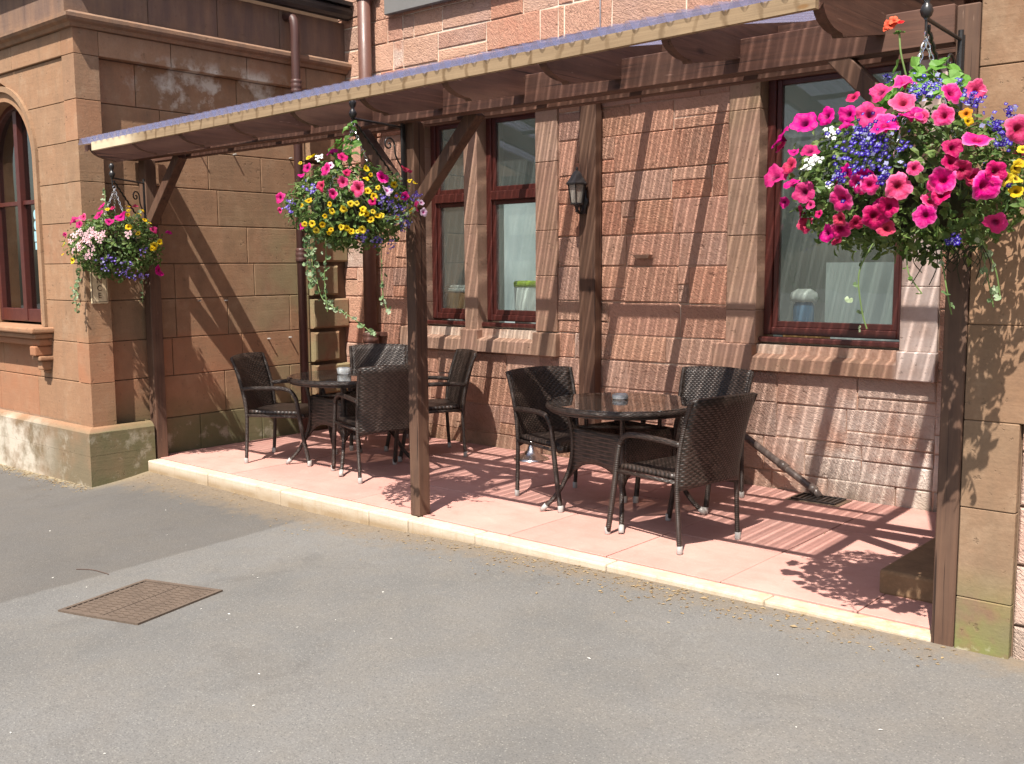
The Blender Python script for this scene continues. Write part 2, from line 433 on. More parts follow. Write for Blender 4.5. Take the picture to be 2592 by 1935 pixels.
def m_kerb():
    t = NT('pale_kerb_concrete'); P = t.obj(); x, y, z = t.xyz(P)
    a = t.noise(P, 5, 6, .65); b = t.noise(P, 60, 3); s = t.noise(t.map(P, (26, 26, 3)), 1.0, 4, .6)
    c = t.mix(t.rng(a, .3, .7), (.42, .34, .25), (.53, .455, .36))
    c = t.mix(t.rng(s, .52, .75, 0, .5), c, (.36, .24, .13))
    c = t.mix(t.math('MULTIPLY', t.rng(z, -.035, -.085), t.rng(a, .3, .55, .3, .9)), c, (.27, .19, .11))
    c = t.mix(t.math('MULTIPLY', t.rng(x, -3.4, -1.8), t.rng(t.noise(P, 12, 6, .65), .42, .6, 0, .75)), c, (.36, .27, .15))
    c = t.mix(t.rng(b, .6, .75, 0, .5), c, (.3, .24, .18))
    return t.done(t.bsdf(c, .88, .2, t.bump(t.math('ADD', a, b), .4, .004)))

def m_plain(name, col, rough=.8, n=12.0, var=.3, bump=.3, spec=.2):
    t = NT(name); P = t.obj()
    a = t.noise(P, n, 5); b = t.noise(P, n * 7, 3)
    c = t.mix(t.rng(a, .3, .7, 0, var), col, tuple(v * .5 for v in col))
    c = t.mix(t.rng(b, .5, .75, 0, var * .6), c, tuple(min(1, v * 1.35) for v in col))
    return t.done(t.bsdf(c, rough, spec, t.bump(b, bump, .004)))

def m_glass(name, tint=(.85, .9, .88), refl=1.0, haze=0.0, hazecol=(.4, .42, .4)):
    t = NT(name)
    fr = t.n('LayerWeight', None, Blend=.32).outputs['Fresnel']
    f = t.math('MULTIPLY_ADD', fr, refl, .04, clamp=True)
    n = t.bump(t.noise(t.obj(), 2.2, 2), .05, .02)
    g = t.n('BsdfGlossy', None, Color=(1, 1, 1), Roughness=.015, Normal=n).outputs[0]
    tr = t.n('BsdfTransparent', None, Color=tint).outputs[0]
    if haze:
        d = t.n('BsdfDiffuse', None, Color=hazecol).outputs[0]
        tr = t.n('MixShader', None, i0=haze, i1=tr, i2=d).outputs[0]
    return t.done(t.n('MixShader', None, i0=f, i1=tr, i2=g).outputs[0])

def m_glowroom(name, col, ecol, e):  # room surface with added emission standing in for indoor light
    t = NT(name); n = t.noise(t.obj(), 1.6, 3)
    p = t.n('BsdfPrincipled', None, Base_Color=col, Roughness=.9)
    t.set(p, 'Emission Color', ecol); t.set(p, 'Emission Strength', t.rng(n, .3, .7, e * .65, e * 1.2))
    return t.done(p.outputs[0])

def m_leaf(name, a, b, c3, trans=.35, rough=.5):
    t = NT(name); r = t.attr('rnd'); n = t.noise(t.obj(), 40, 3)
    c = t.ramp(r, [(0, a), (.5, b), (1, c3)])
    c = t.mix(t.rng(n, .4, .7, 0, .35), c, tuple(v * .55 for v in a))
    p = t.bsdf(c, rough, .35)
    tl = t.n('BsdfTranslucent', None, Color=c).outputs[0]
    return t.done(t.n('MixShader', None, i0=trans, i1=p, i2=tl).outputs[0])

def m_petal(name, throat, mid, edge, trans=.3):
    t = NT(name); d = t.attr('rad'); n = t.noise(t.obj(), 3.0, 3)
    c = t.ramp(d, [(0, throat), (.22, throat), (.42, mid), (.78, mid), (1, edge)])
    c = t.mix(t.rng(n, .4, .7, 0, .25), c, tuple(v * .8 for v in mid))
    rnd = t.n('ObjectInfo').outputs['Random']
    c = t.n('HueSaturation', None, i0=t.rng(rnd, 0, 1, .488, .512), i1=t.rng(rnd, 0, 1, 1.05, .95), i2=t.rng(t.math('FRACT', t.math('MULTIPLY', rnd, 7.0)), 0, 1, .72, 1.12), Color=c).outputs[0]
    p = t.bsdf(c, .55, .25, t.bump(t.noise(t.obj(), 9.0, 3), .3, .02))
    tl = t.n('BsdfTranslucent', None, Color=c).outputs[0]
    return t.done(t.n('MixShader', None, i0=trans, i1=p, i2=tl).outputs[0])

PITCH = .09
M = {}
M['rubble'] = m_rubble(); M['mortar'] = m_mortar()
M['wing'] = m_ashlar('tan_ashlar', [(0, (.28, .155, .087)), (.2, (.32, .18, .104)), (.4, (.265, .16, .094)), (.6, (.33, .18, .10)), (.8, (.285, .165, .10)), (1, (.32, .16, .088))], wing=True)
M['dress'] = m_ashlar('dressed_sandstone', [(0, (.31, .18, .135)), (.3, (.38, .235, .175)), (.6, (.34, .215, .16)), (1, (.40, .26, .20))], whiten=True)
M['pier'] = m_ashlar('pier_sandstone', [(0, (.21, .12, .07)), (.5, (.27, .155, .09)), (1, (.23, .145, .09))], pier=True)
M['joint'] = m_plain('stone_joint', (.19, .125, .085), .95)
M['postz'] = m_wood('stained_timber_upright', (.115, .058, .036), (.055, .028, .02), (.16, .095, .062), axis='z')
M['woodx'] = m_wood('stained_timber_beam', (.115, .052, .035), (.055, .026, .019), (.14, .075, .05), axis='x')
M['woody'] = m_wood('stained_timber_rafter', (.115, .052, .035), (.06, .028, .02), (.14, .075, .05), axis='y')
M['fascia'] = m_fascia(); M['sheet'] = m_roof_sheet()
M['frame'] = m_paint('red_brown_window_paint', (.078, .019, .015), .35, .5, .35, .2, grain=(6, 6, 60))
M['waste'] = m_paint('weathered_dark_pipe', (.11, .085, .075), .3, .5, .4, .2)
M['iron'] = m_paint('black_cast_iron', (.02, .018, .018), .35, .5, .3, .4)
M['pipe'] = m_paint('brown_painted_pipe', (.135, .065, .05), .42, .45, .3, .15)
M['pipedark'] = m_paint('dark_brown_painted_pipe', (.075, .035, .03), .42, .45, .3, .15)
M['chrome'] = m_paint('polished_steel', (.75, .75, .75), .18, .5, .15, .02, metal=1.0)
M['silver'] = m_paint('silver_plastic_cap', (.36, .34, .32), .35, .5, .2, .05)
M['wick'] = m_wicker('woven_rattan_panel'); M['wicks'] = m_wicker('woven_rattan_seat', 'y', 90, 60)
M['rtube'] = m_wicker('wrapped_rattan_tube', 'x', 70, 160)
M['asphalt'] = m_asphalt(); M['tiles'] = m_tiles()
M['grout'] = m_plain('paving_joint', (.20, .10, .075), .95)
M['kerb'] = m_kerb()
M['glass'] = m_glass('window_glass', (.88, .92, .9), .42, .08, (.36, .40, .38))
M['glassdark'] = m_glass('dim_window_glass', (.6, .62, .6), .22)
M['tableglass'] = m_glass('table_glass', (.62, .58, .55), .9, .25, (.10, .085, .075))
M['clearglass'] = m_glass('clear_glass', (.95, .97, .97), 1.6, .42, (.85, .9, .9))
M['lampglass'] = m_glass('lantern_glass', (.8, .8, .76), 1.0, .55, (.45, .42, .37))
M['rust'] = m_plain('rusty_iron', (.125, .092, .07), .8, 9, .5, .5)
M['slate'] = m_plain('grey_sign_board', (.17, .165, .16), .6, 2, .2, .05)
M['cream'] = m_plain('cream_sign_paint', (.62, .50, .33), .6, 5, .2, .05)
M['ink'] = m_plain('dark_lettering', (.06, .025, .015), .6)
M['room'] = m_glowroom('glowing_room_wall', (.22, .24, .23), (.82, .92, .89), .30)  # added glow makes the panes read pale; no lamp inside
M['roomup'] = m_glowroom('dim_glowing_room_wall', (.12, .12, .10), (.85, .92, .84), .045)  # fainter added glow
M['roomdark'] = m_plain('dim_room_wall', (.30, .26, .20), .9, 1.5, .3, .02)
M['white'] = m_plain('white_plastic', (.78, .80, .80), .4, 3, .06, .02, .4)
M['lime'] = m_plain('lime_green_plastic', (.48, .66, .03), .4, 3, .06, .02, .4)
M['roompart'] = m_glowroom('glowing_partition_paint', (.25, .27, .26), (.80, .92, .88), .11)  # partition carries the same added glow
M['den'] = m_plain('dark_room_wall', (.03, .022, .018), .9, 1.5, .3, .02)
M['card'] = m_plain('brown_cardboard', (.45, .26, .12), .85, 3, .2, .05)
M['blue'] = m_plain('blue_plastic', (.10, .22, .40), .5, 3, .1, .02, .4)
M['sticker'] = m_plain('pale_blue_sticker', (.32, .55, .62), .5, 30, .2, .0, .4)
M['block'] = m_plain('mossy_step_stone', (.26, .16, .09), .9, 7, .6, .6)
M['twig'] = m_plain('dark_twig', (.10, .06, .045))
M['litter'] = m_leaf('dry_leaf_litter', (.24, .155, .075), (.36, .27, .15), (.16, .10, .055), .1, .8)
M['fleck'] = m_plain('pale_grit', (.68, .66, .60), .8, 20, .2, .1)
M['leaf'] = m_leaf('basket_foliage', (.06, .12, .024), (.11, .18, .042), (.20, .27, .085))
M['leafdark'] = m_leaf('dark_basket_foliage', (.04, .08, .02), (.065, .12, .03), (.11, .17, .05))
M['ivy'] = m_leaf('variegated_ivy', (.09, .16, .06), (.20, .29, .14), (.38, .45, .30), .3)
M['gleaf'] = m_leaf('geranium_leaves', (.11, .26, .04), (.16, .34, .06), (.22, .40, .10), .4)
M['stem'] = m_plain('plant_stem', (.13, .19, .06), .6, 20, .3, .1)
M['liner'] = m_plain('mossy_basket_liner', (.030, .032, .016), .95, 20, .5, .8)
PET = {
 'm': m_petal('magenta_petals', (.14, 0, .05), (.52, .001, .16), (.58, .012, .22)),
 'p': m_petal('pink_petals', (.26, .0, .045), (.60, .016, .165), (.74, .15, .36)),
 'r': m_petal('shaded_rose_petals', (.20, .0, .025), (.46, .006, .085), (.55, .04, .17)),  # darker rose, with the shade on shadowed blooms put into the colour
 'y': m_petal('yellow_petals', (.16, .06, .0), (.66, .44, .004), (.72, .54, .015)),
 'o': m_petal('orange_petals', (.22, .05, .0), (.62, .25, .012), (.68, .36, .03)),
 'w': m_petal('white_petals', (.6, .6, .4), (.86, .86, .84), (.9, .9, .9)),
 'l': m_petal('lilac_veined_petals', (.45, .03, .22), (.72, .48, .66), (.86, .76, .84)),
 'v': m_petal('blush_white_petals', (.55, .10, .2), (.82, .55, .58), (.90, .80, .80)),
 'b': m_petal('violet_blue_petals', (.45, .45, .7), (.075, .02, .36), (.12, .04, .46)),
 'g': m_petal('scarlet_petals', (.5, .02, .015), (.68, .035, .018), (.74, .07, .03)),
}
# ---------------------------------------------------------------- camera, light
cam = bpy.data.cameras.new('camera'); co = bpy.data.objects.new('camera', cam); COL.objects.link(co)
cam.sensor_width = 36; cam.lens = 2199.4 / 2213 * 36; cam.clip_end = 500; cam.clip_start = .05
def cam_matrix(pan, pitch, roll):
    c, s = math.cos(pan), math.sin(pan); A = Matrix(((c, s, 0), (-s, c, 0), (0, 0, 1)))
    B = Matrix(((1, 0, 0), (0, 0, -1), (0, 1, 0)))
    c, s = math.cos(pitch), math.sin(pitch); P = Matrix(((1, 0, 0), (0, c, -s), (0, s, c)))
    c, s = math.cos(roll), math.sin(roll); Q = Matrix(((c, -s, 0), (s, c, 0), (0, 0, 1)))
    return Q @ P @ B @ A
R = cam_matrix(.71383, .11252, -.00608)
co.matrix_world = Matrix.Translation((0, 0, 1.70)) @ Matrix((R[0], -R[1], -R[2])).transposed().to_4x4()
S.camera = co
LDIR = V((-.39, 1.0, -1.70)).normalized()          # direction the sunlight travels
sun = bpy.data.lights.new('sun', 'SUN'); sun.energy = 5.0; sun.angle = math.radians(.4); sun.color = (1, .945, .86)
so = bpy.data.objects.new('sun', sun); COL.objects.link(so); so.rotation_euler = LDIR.to_track_quat('-Z', 'Y').to_euler(); so.location = (4, -10, 17)
W = bpy.data.worlds.new('World'); S.world = W; W.use_nodes = True
nt = W.node_tree; nt.nodes.clear()
sky = nt.nodes.new('ShaderNodeTexSky'); sky.sky_type = 'NISHITA'; sky.sun_disc = False
sky.sun_elevation = math.asin(-LDIR.z); sky.sun_rotation = math.atan2(-LDIR.x, -LDIR.y); sky.air_density = 1.2; sky.dust_density = 2.5
bg = nt.nodes.new('ShaderNodeBackground'); bg.inputs[1].default_value = .08
wo = nt.nodes.new('ShaderNodeOutputWorld'); nt.links.new(sky.outputs[0], bg.inputs[0]); nt.links.new(bg.outputs[0], wo.inputs[0])
S.view_settings.view_transform = 'Standard'; S.view_settings.look = 'None'; S.view_settings.gamma = 1
S.view_settings.exposure = 1.0
S.cycles.max_bounces = 8; S.cycles.transparent_max_bounces = 16; S.cycles.sample_clamp_indirect = 6

# ---------------------------------------------------------------- ground, patio
ZK = [(-14, -.13), (-8.3, -.10), (-6.3, -.112), (-5.3, -.105), (-4.3, -.066), (-3.3, -.046), (-1.5, -.016), (-1.0, -.012), (3, .02)]
def lerp_list(L, x):
    if x <= L[0][0]: return L[0][1]
    for (a, b), (c, d) in zip(L, L[1:]):
        if x <= c: return b + (d - b) * (x - a) / (c - a)
    return L[-1][1]
def sstep(a, b, x):
    t = min(1, max(0, (x - a) / (b - a))); return t * t * (3 - 2 * t)
def gz(x, y):
    d = max(0, 4.66 - y)
    side = 1 - sstep(-8.25, -7.3, x)
    z = lerp_list(ZK, x) - .018 * min(d, 6) - side * .075 * (1 - math.exp(-d / .35))
    return z + .006 * math.sin(x * 1.3 + y * .7) * math.sin(y * 1.1)
xs = [-60, -40, -25, -18, -14] + [-12 + .2 * i for i in range(76)] + [4, 6, 9, 14, 25, 40, 60]
ys = [-60, -40, -25, -15, -10, -7, -5] + [-4 + .2 * i for i in range(36)] + [3.2 + .1 * i for i in range(16)] + [5.5, 8, 15, 30, 60]
g = MB(); P = [(x, y, gz(x, y)) for y in ys for x in xs]; n = len(xs)
g.add(P, [(j * n + i, j * n + i + 1, (j + 1) * n + i + 1, (j + 1) * n + i) for j in range(len(ys) - 1) for i in range(n - 1)], .5)
tag(g.build('asphalt_ground', M['asphalt'], smooth=True), kind='structure')

p = MB(); p.box(-8.5, -1.40, 4.77, 7.125, -.30, -.016, .5)
tag(p.build('patio_base', M['grout']), kind='structure')
p = MB()
xj = [-8.5, -8.0, -7.25, -6.5, -5.72, -4.95, -4.18, -3.42, -2.66, -1.90, -1.41]; yj = [4.785, 5.5, 6.25, 7.0, 7.12]
for a, b in zip(xj, xj[1:]):
    for c, d in zip(yj, yj[1:]):
        e = random.uniform(-.0015, .0015)
        p.stone((0, 0, -.016), (1, 0, 0), (0, 1, 0), (0, 0, 1), a + .003, b - .003, c + .003, d - .003, .016 + e, .003)
tag(p.build('patio_paving', M['tiles']), kind='structure')
k = MB(); kx = [-8.36, -7.41, -6.41, -5.38, -4.98, -4.36, -3.33, -2.34, -1.50]
for a, b in zip(kx, kx[1:]):
    e = random.uniform(-.004, .002)
    k.box(a + .002, b - .002, 4.655 + e, 4.781, -.32, -.003 + random.uniform(-.002, .001))
tag(k.build('kerb', M['kerb'], bevel=.012, seg=2), kind='structure')

# ---------------------------------------------------------------- main facade (rubble)
fac = empty('stone_building', (-5, 7.12, 0))
tag(fac, 'red rubble sandstone building with tall windows behind the patio', 'building')
fac.location = (0, 0, 0)
WIN = [(-7.32, -6.75, 1.12, 3.2), (-6.58, -5.87, 1.12, 3.2), (-3.69, -2.59, 1.10, 3.2)]
b = MB()
segs = [(-8.54, -7.325), (-6.745, -6.585), (-5.865, -3.695), (-2.585, 0.6)]
for a, c in segs: b.box(a, c, 7.135, 7.42, -.4, 5.6, .5)
for (a, c, z0, z1) in WIN:
    b.box(a, c, 7.135, 7.42, -.4, z0, .5); b.box(a, c, 7.135, 7.42, z1, 5.6, .5)
b.box(-8.54, .6, 7.1275, 7.132, 3.52, 5.6, .5)
mort = b.build('wall_core', M['mortar'], fac)
st = MB(); O = (0, 7.135, 0); U = (1, 0, 0); Wv = (0, 0, 1); Nv = (0, -1, 0)
cz = [-.3, .13, .40, .66, .90, 1.12, 1.40, 1.70, 1.96, 2.24, 2.48, 2.78, 3.02, 3.28, 3.47, 3.66, 3.93, 4.16, 4.40, 4.70, 5.0, 5.3]
def rubble(x0, x1, z0, z1, light=None):
    for a, c in zip(cz, cz[1:]):
        lo, hi = max(a, z0), min(c, z1)
        if hi - lo < .05: continue
        x = x0 - random.uniform(0, .3)
        while x < x1:
            w = random.uniform(.30, .72); l, h = max(x, x0), min(x + w, x1)
            if x1 - (x + w) < .14: h = x1; w = x1 - x + .01
            if h - l > .05:
                gp = .006 if lo < 3.2 else .008
                def blk(l, h, lo, hi):
                    st.stone(O, U, Wv, Nv, l + gp * random.uniform(.3, 1), h - gp * random.uniform(.3, 1), lo + gp * random.uniform(.3, 1), hi - gp * random.uniform(.3, 1), (.0115 if lo < 3.4 else .0155) + random.uniform(-.003, .006), .008, tilt=.004, jit=.0055)
                q = random.random()
                if q < .17 and hi - lo > .2:
                    m = lo + (hi - lo) * random.choice((.38, .6)); blk(l, h, lo, m); blk(l, h, m, hi)
                elif q < .27 and h - l > .4:
                    s = l + random.uniform(.1, .16); m = lo + (hi - lo) * .5
                    blk(l, s, lo, m); blk(l, s, m, hi); blk(s, h, lo, hi)
                else: blk(l, h, lo, hi)
            x += w
rubble(-8.54, -7.56, -.3, 5.3); rubble(-7.56, -5.62, -.3, .90); rubble(-7.56, -5.62, 3.5, 5.3)
rubble(-5.62, -3.95, -.3, 5.3); rubble(-3.95, -2.33, 3.5, 5.3); rubble(-4.03, -2.33, -.3, .90); rubble(-2.33, .6, -.3, 5.3)
st.build('rubble_stonework', M['rubble'], fac)
# dressed stone margins, mullion, sills, lintels
def margin(x0, x1, js, ret=None):
    dm = MB()
    for a, c in zip(js, js[1:]):
        dm.box(x0, x1, 7.108 + random.uniform(-.002, .002), 7.32, a + .0012, c - .0012)
    dm.build('window_margin', M['dress'], fac, bevel=.005)
J = [1.10, 1.36, 1.93, 2.36, 2.87, 3.24]
margin(-7.56, -7.32, J); margin(-6.75, -6.58, [1.10, 2.1, 3.24]); margin(-5.87, -5.622, [1.12, 1.62, 2.02, 2.62, 3.24])
margin(-3.945, -3.69, J); margin(-2.59, -2.335, [1.10, 1.55, 2.0, 2.5, 2.87, 3.24])
for a, c in ((-7.6, -5.58), (-3.98, -2.30)):
    dm = MB(); dm.box(a, c, 7.106, 7.32, 3.244, 3.515); dm.build('lintel', M['dress'], fac, bevel=.006)
def sill_stone(x0, x1, o0, o1, z0, zf, zb, stools):
    """weathered sill with flat stools under the jambs"""
    s = MB()
    P = [(x, y, z) for x in (o0, o1) for (y, z) in ((7.06, z0), (7.34, z0), (7.34, zb), (7.06, zf))]
    s.add(P, [(0, 1, 2, 3), (7, 6, 5, 4), (0, 4, 5, 1), (1, 5, 6, 2), (2, 6, 7, 3), (3, 7, 4, 0)])
    for a, c in stools: s.box(a, c, 7.055, 7.33, z0 - .001, zb + .012)
    return s.build('window_sill', M['dress'], fac, bevel=.007)
sill_stone(-7.6, -5.6, -7.34, -5.86, .902, 1.02, 1.10, ((-7.62, -7.33), (-6.77, -6.55), (-5.87, -5.60)))
sill_stone(-4.03, -2.33, -3.70, -2.58, .902, 1.01, 1.09, ((-4.03, -3.69), (-2.59, -2.325)))
def window(x0, x1, z0, z1, transom=None):
    f = MB(); y0, y1 = 7.235, 7.31
    f.box(x0, x0 + .065, y0, y1, z0, z1); f.box(x1 - .065, x1, y0, y1, z0, z1)
    f.box(x0 + .065, x1 - .065, y0 + .002, y1, z0, z0 + .06); f.box(x0 + .065, x1 - .065, y0 + .002, y1, z1 - .07, z1)
    parts = [(z0 + .06, z1 - .07)]
    if transom:
        f.box(x0 + .065, x1 - .065, y0 - .012, y1, transom, transom + .085)
        parts = [(z0 + .06, transom), (transom + .085, z1 - .07)]
    fr = f.build('window', M['frame'], fac, bevel=.006)
    for (a, c) in parts:
        s = MB(); ya, yb = 7.252, 7.30; l, r = x0 + .067, x1 - .067
        s.box(l, l + .04, ya, yb, a, c); s.box(r - .04, r, ya, yb, a, c)
        s.box(l + .04, r - .04, ya + .002, yb, a, a + .045); s.box(l + .04, r - .04, ya + .002, yb, c - .04, c)
        s.build('sash', M['frame'], fr, bevel=.004)
        gl = MB(); gl.box(l + .03, r - .03, 7.272, 7.278, a + .03, c - .03); gl.build('pane', M['glass'], fr)
    w = MB(); w.box(x0 - .0, x1 + .0, 7.15, 7.24, z0 - .052, z0 - .012); w.build('timber_sill', M['frame'], fr, bevel=.008)
window(-7.318, -6.752, 1.19, 3.15, 2.325); window(-6.578, -5.872, 1.19, 3.15, 2.325); window(-3.688, -2.592, 1.17, 3.15)
# the rooms behind the panes, their walls given an added glow
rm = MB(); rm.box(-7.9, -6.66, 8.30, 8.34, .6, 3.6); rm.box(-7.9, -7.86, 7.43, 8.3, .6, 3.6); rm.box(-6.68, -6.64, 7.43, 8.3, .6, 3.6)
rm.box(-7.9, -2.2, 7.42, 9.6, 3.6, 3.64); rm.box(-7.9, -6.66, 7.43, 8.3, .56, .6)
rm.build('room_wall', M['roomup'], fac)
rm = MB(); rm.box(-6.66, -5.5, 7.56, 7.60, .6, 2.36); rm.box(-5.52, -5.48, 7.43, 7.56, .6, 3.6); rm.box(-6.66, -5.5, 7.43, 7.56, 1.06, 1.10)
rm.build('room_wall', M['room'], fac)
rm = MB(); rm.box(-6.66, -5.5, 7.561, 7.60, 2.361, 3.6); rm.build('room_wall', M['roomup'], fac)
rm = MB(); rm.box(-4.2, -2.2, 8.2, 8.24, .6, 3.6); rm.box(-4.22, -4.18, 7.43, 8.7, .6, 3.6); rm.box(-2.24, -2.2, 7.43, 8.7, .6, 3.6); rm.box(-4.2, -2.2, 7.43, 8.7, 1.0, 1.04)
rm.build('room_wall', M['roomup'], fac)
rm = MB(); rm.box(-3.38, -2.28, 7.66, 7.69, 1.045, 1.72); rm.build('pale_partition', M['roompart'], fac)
# things on the inner window sills
t = empty('storage_bin', (-6.235, 7.415, 1.105)); tag(t, 'white plastic tub with lime green lid inside the narrow window', 'tub')
s = MB(); s.lathe([(.10, 0), (.11, .02), (.115, .41)], 20); s.build('tub', M['white'], t, True)
s = MB(); s.lathe([(.12, .41), (.123, .45), (.105, .465)], 20); s.build('lid', M['lime'], t, True)
t = empty('cardboard_box', (-7.14, 7.52, 1.12)); tag(t, 'brown cardboard box topped with pale paper inside the left narrow window', 'box')
s = MB(); s.box(-.22, .22, -.12, .12, .10, .33); s.build('carton', M['card'], t, bevel=.006)
s = MB(); s.box(-.21, .20, -.13, .11, .332, .37); s.box(-.18, .23, -.1, .12, .371, .40); s.build('paper_stack', M['white'], t, bevel=.01)
s = MB(); s.box(-.25, .25, -.15, .14, .0, .098); s.build('tray', M['white'], t, bevel=.01)
t = empty('kitchen_bottle', (-3.52, 7.58, 1.045)); tag(t, 'blue container with white cap inside the wide window', 'container')
s = MB(); s.lathe([(.075, .12), (.08, .14), (.08, .34), (.06, .37)], 18); s.build('body', M['blue'], t, True)
s = MB(); s.lathe([(.095, .37), (.11, .40), (.10, .44), (.05, .47)], 18); s.build('cap', M['white'], t, True)
t2 = MB(); t2.box(-.17, .15, -.1, .1, 0, .12); o = t2.build('storage_box', M['card'], None, bevel=.01, loc=(-3.48, 7.58, 1.042)); tag(o, 'low brown box under the blue container behind the wide window', 'box')
t2 = MB(); t2.lathe([(.06, 0), (.10, .05), (.105, .09), (.09, .092)], 18); o = t2.build('bowl', M['white'], None, True, loc=(-3.10, 7.52, 1.042)); tag(o, 'small white bowl low in the wide window', 'bowl')

# fixtures on the facade
o = MB(); o.box(-7.73, -6.02, 7.03, 7.085, 4.175, 4.75); o = o.build('sign_board', M['slate'], bevel=.006); tag(o, 'plain grey board fixed high on the rubble wall above the roof', 'sign')
t = empty('downpipe', (-7.99, 7.0, 0)); tag(t, 'wide brown cast iron downpipe on the rubble wall beside the inner corner', 'downpipe')
s = MB(); s.tube([(0, 0, .93), (0, 0, 5.3)], .068, 18); s.build('pipe', M['pipe'], t, True)
for z in (.93, 2.6, 4.35):
    s = MB(); s.lathe([(.069, z), (.085, z + .01), (.085, z + .05), (.078, z + .06), (.086, z + .075), (.086, z + .10), (.069, z + .115)], 18); s.build('socket', M['pipe'], t, True)
s = MB(); s.tube([(0, 0, -.02), (0, 0, .96)], .078, 18); s.build('pipe_foot', M['pipe'], t, True)
for z in (4.40, 1.0):
    s = MB(); s.box(-.12, .12, .06, .115, z, z + .04); s.build('bracket', M['pipe'], t)
t = empty('downpipe', (-8.30, 6.375, 0)); tag(t, 'slim dark brown downpipe on the tan side wall near the inner corner', 'downpipe')
s = MB(); s.tube(smooth_path([(-.25, 0, 4.16), (-.06, 0, 4.14), (0, 0, 4.05), (0, 0, 3.8)], 5) + [(0, 0, 0)], .043, 14); s.build('pipe', M['pipedark'], t, True)
for z in (3.40, 1.76):
    s = MB(); s.lathe([(.044, z), (.056, z + .01), (.056, z + .04), (.050, z + .05), (.056, z + .06), (.056, z + .09), (.05, z + .1), (.055, z + .11), (.055, z + .13), (.044, z + .14)], 14); s.build('socket', M['pipedark'], t, True)
t = empty('waste_pipe', (0, 0, 0)); tag(t, 'slanting dark waste pipe running down the rubble wall into a drain', 'pipe')
s = MB(); s.tube([(-4.2, 7.07, .66), (-3.12, 7.0, .05), (-3.08, 6.985, .015)], .027, 14); s.build('pipe', M['waste'], t, True)
for q_ in ([(-3.42, 7.022, .221), (-3.36, 7.0165, .187)], [(-3.17, 7.003, .079), (-3.12, 7.0, .052)]):
    s = MB(); s.tube(q_, .033, 14); s.build('collar', M['waste'], t, True)
t = empty('gully_grate', (-3.07, 6.94, 0)); tag(t, 'small square iron gully set in the paving under the waste pipe', 'drain')
s = MB(); s.box(-.20, .20, -.12, .13, .0, .006); s.build('surround', M['joint'], t)
s = MB()
for i in range(7): s.box(-.13 + .04 * i, -.112 + .04 * i, -.09, .09, .006, .018)
s.box(-.15, .15, -.105, -.09, .006, .02); s.box(-.15, .15, .09, .105, .006, .02); s.box(-.165, -.15, -.105, .105, .006, .02); s.box(.15, .165, -.105, .105, .006, .02)
s.build('grate', M['iron'], t)
o = MB(); o.add([(-4.80, 7.11, 1.79), (-4.62, 7.11, 1.79), (-4.62, 7.06, 1.795), (-4.80, 7.06, 1.795), (-4.77, 7.11, 1.76), (-4.65, 7.11, 1.76), (-4.65, 7.075, 1.765), (-4.77, 7.075, 1.765)], [(3, 2, 1, 0), (4, 5, 6, 7), (0, 1, 5, 4), (1, 2, 6, 5), (2, 3, 7, 6), (3, 0, 4, 7)])
o = o.build('stone_stub', M['dress']); tag(o, 'short grey stub jutting from the middle of the rubble wall', 'stub')
t = MB(); t.tube([(-5.16, 7.10, 5.2), (-5.155, 7.10, 3.45)], .006, 6); o = t.build('wall_cable', M['white'], None, True); tag(o, 'thin pale cable running down the rubble wall above the roof', 'cable')

# ---------------------------------------------------------------- left wing
wing = empty('building_wing', (0, 0, 0)); tag(wing, 'tan ashlar wing with arched window and cornice left of the patio', 'building')
CZ = [.33, .72, 1.07, 1.43, 1.75, 2.10, 2.44, 2.78, 3.12, 3.49]
XC, ZC, RO, RI = -9.92, 2.68, .70, .57
w = MB(); w.box(-8.62, -8.54, 4.30, 7.14, -.4, 5.0, .5); w.box(-14, -10.6, 4.27, 4.40, -.4, 5.0, .5)
w.box(-9.24, -8.54, 4.27, 4.40, -.4, 5.0, .5); w.box(-10.6, -9.24, 4.27, 4.40, 3.42, 5.0, .5); w.box(-10.6, -9.24, 4.27, 4.40, -.4, 1.02, .5)
w.build('wall_core', M['joint'], wing)
a = MB(); gp = .003
def wblock(u0, u1, z0, z1, dep, plane):
    if plane == 'F': a.stone((0, 4.265, 0), (1, 0, 0), (0, 0, 1), (0, -1, 0), u0 + gp, u1 - gp, z0 + gp, z1 - gp, dep, .004)
    else: a.stone((-8.54, 0, 0), (0, 1, 0), (0, 0, 1), (1, 0, 0), u0 + gp, u1 - gp, z0 + gp, z1 - gp, dep, .004)
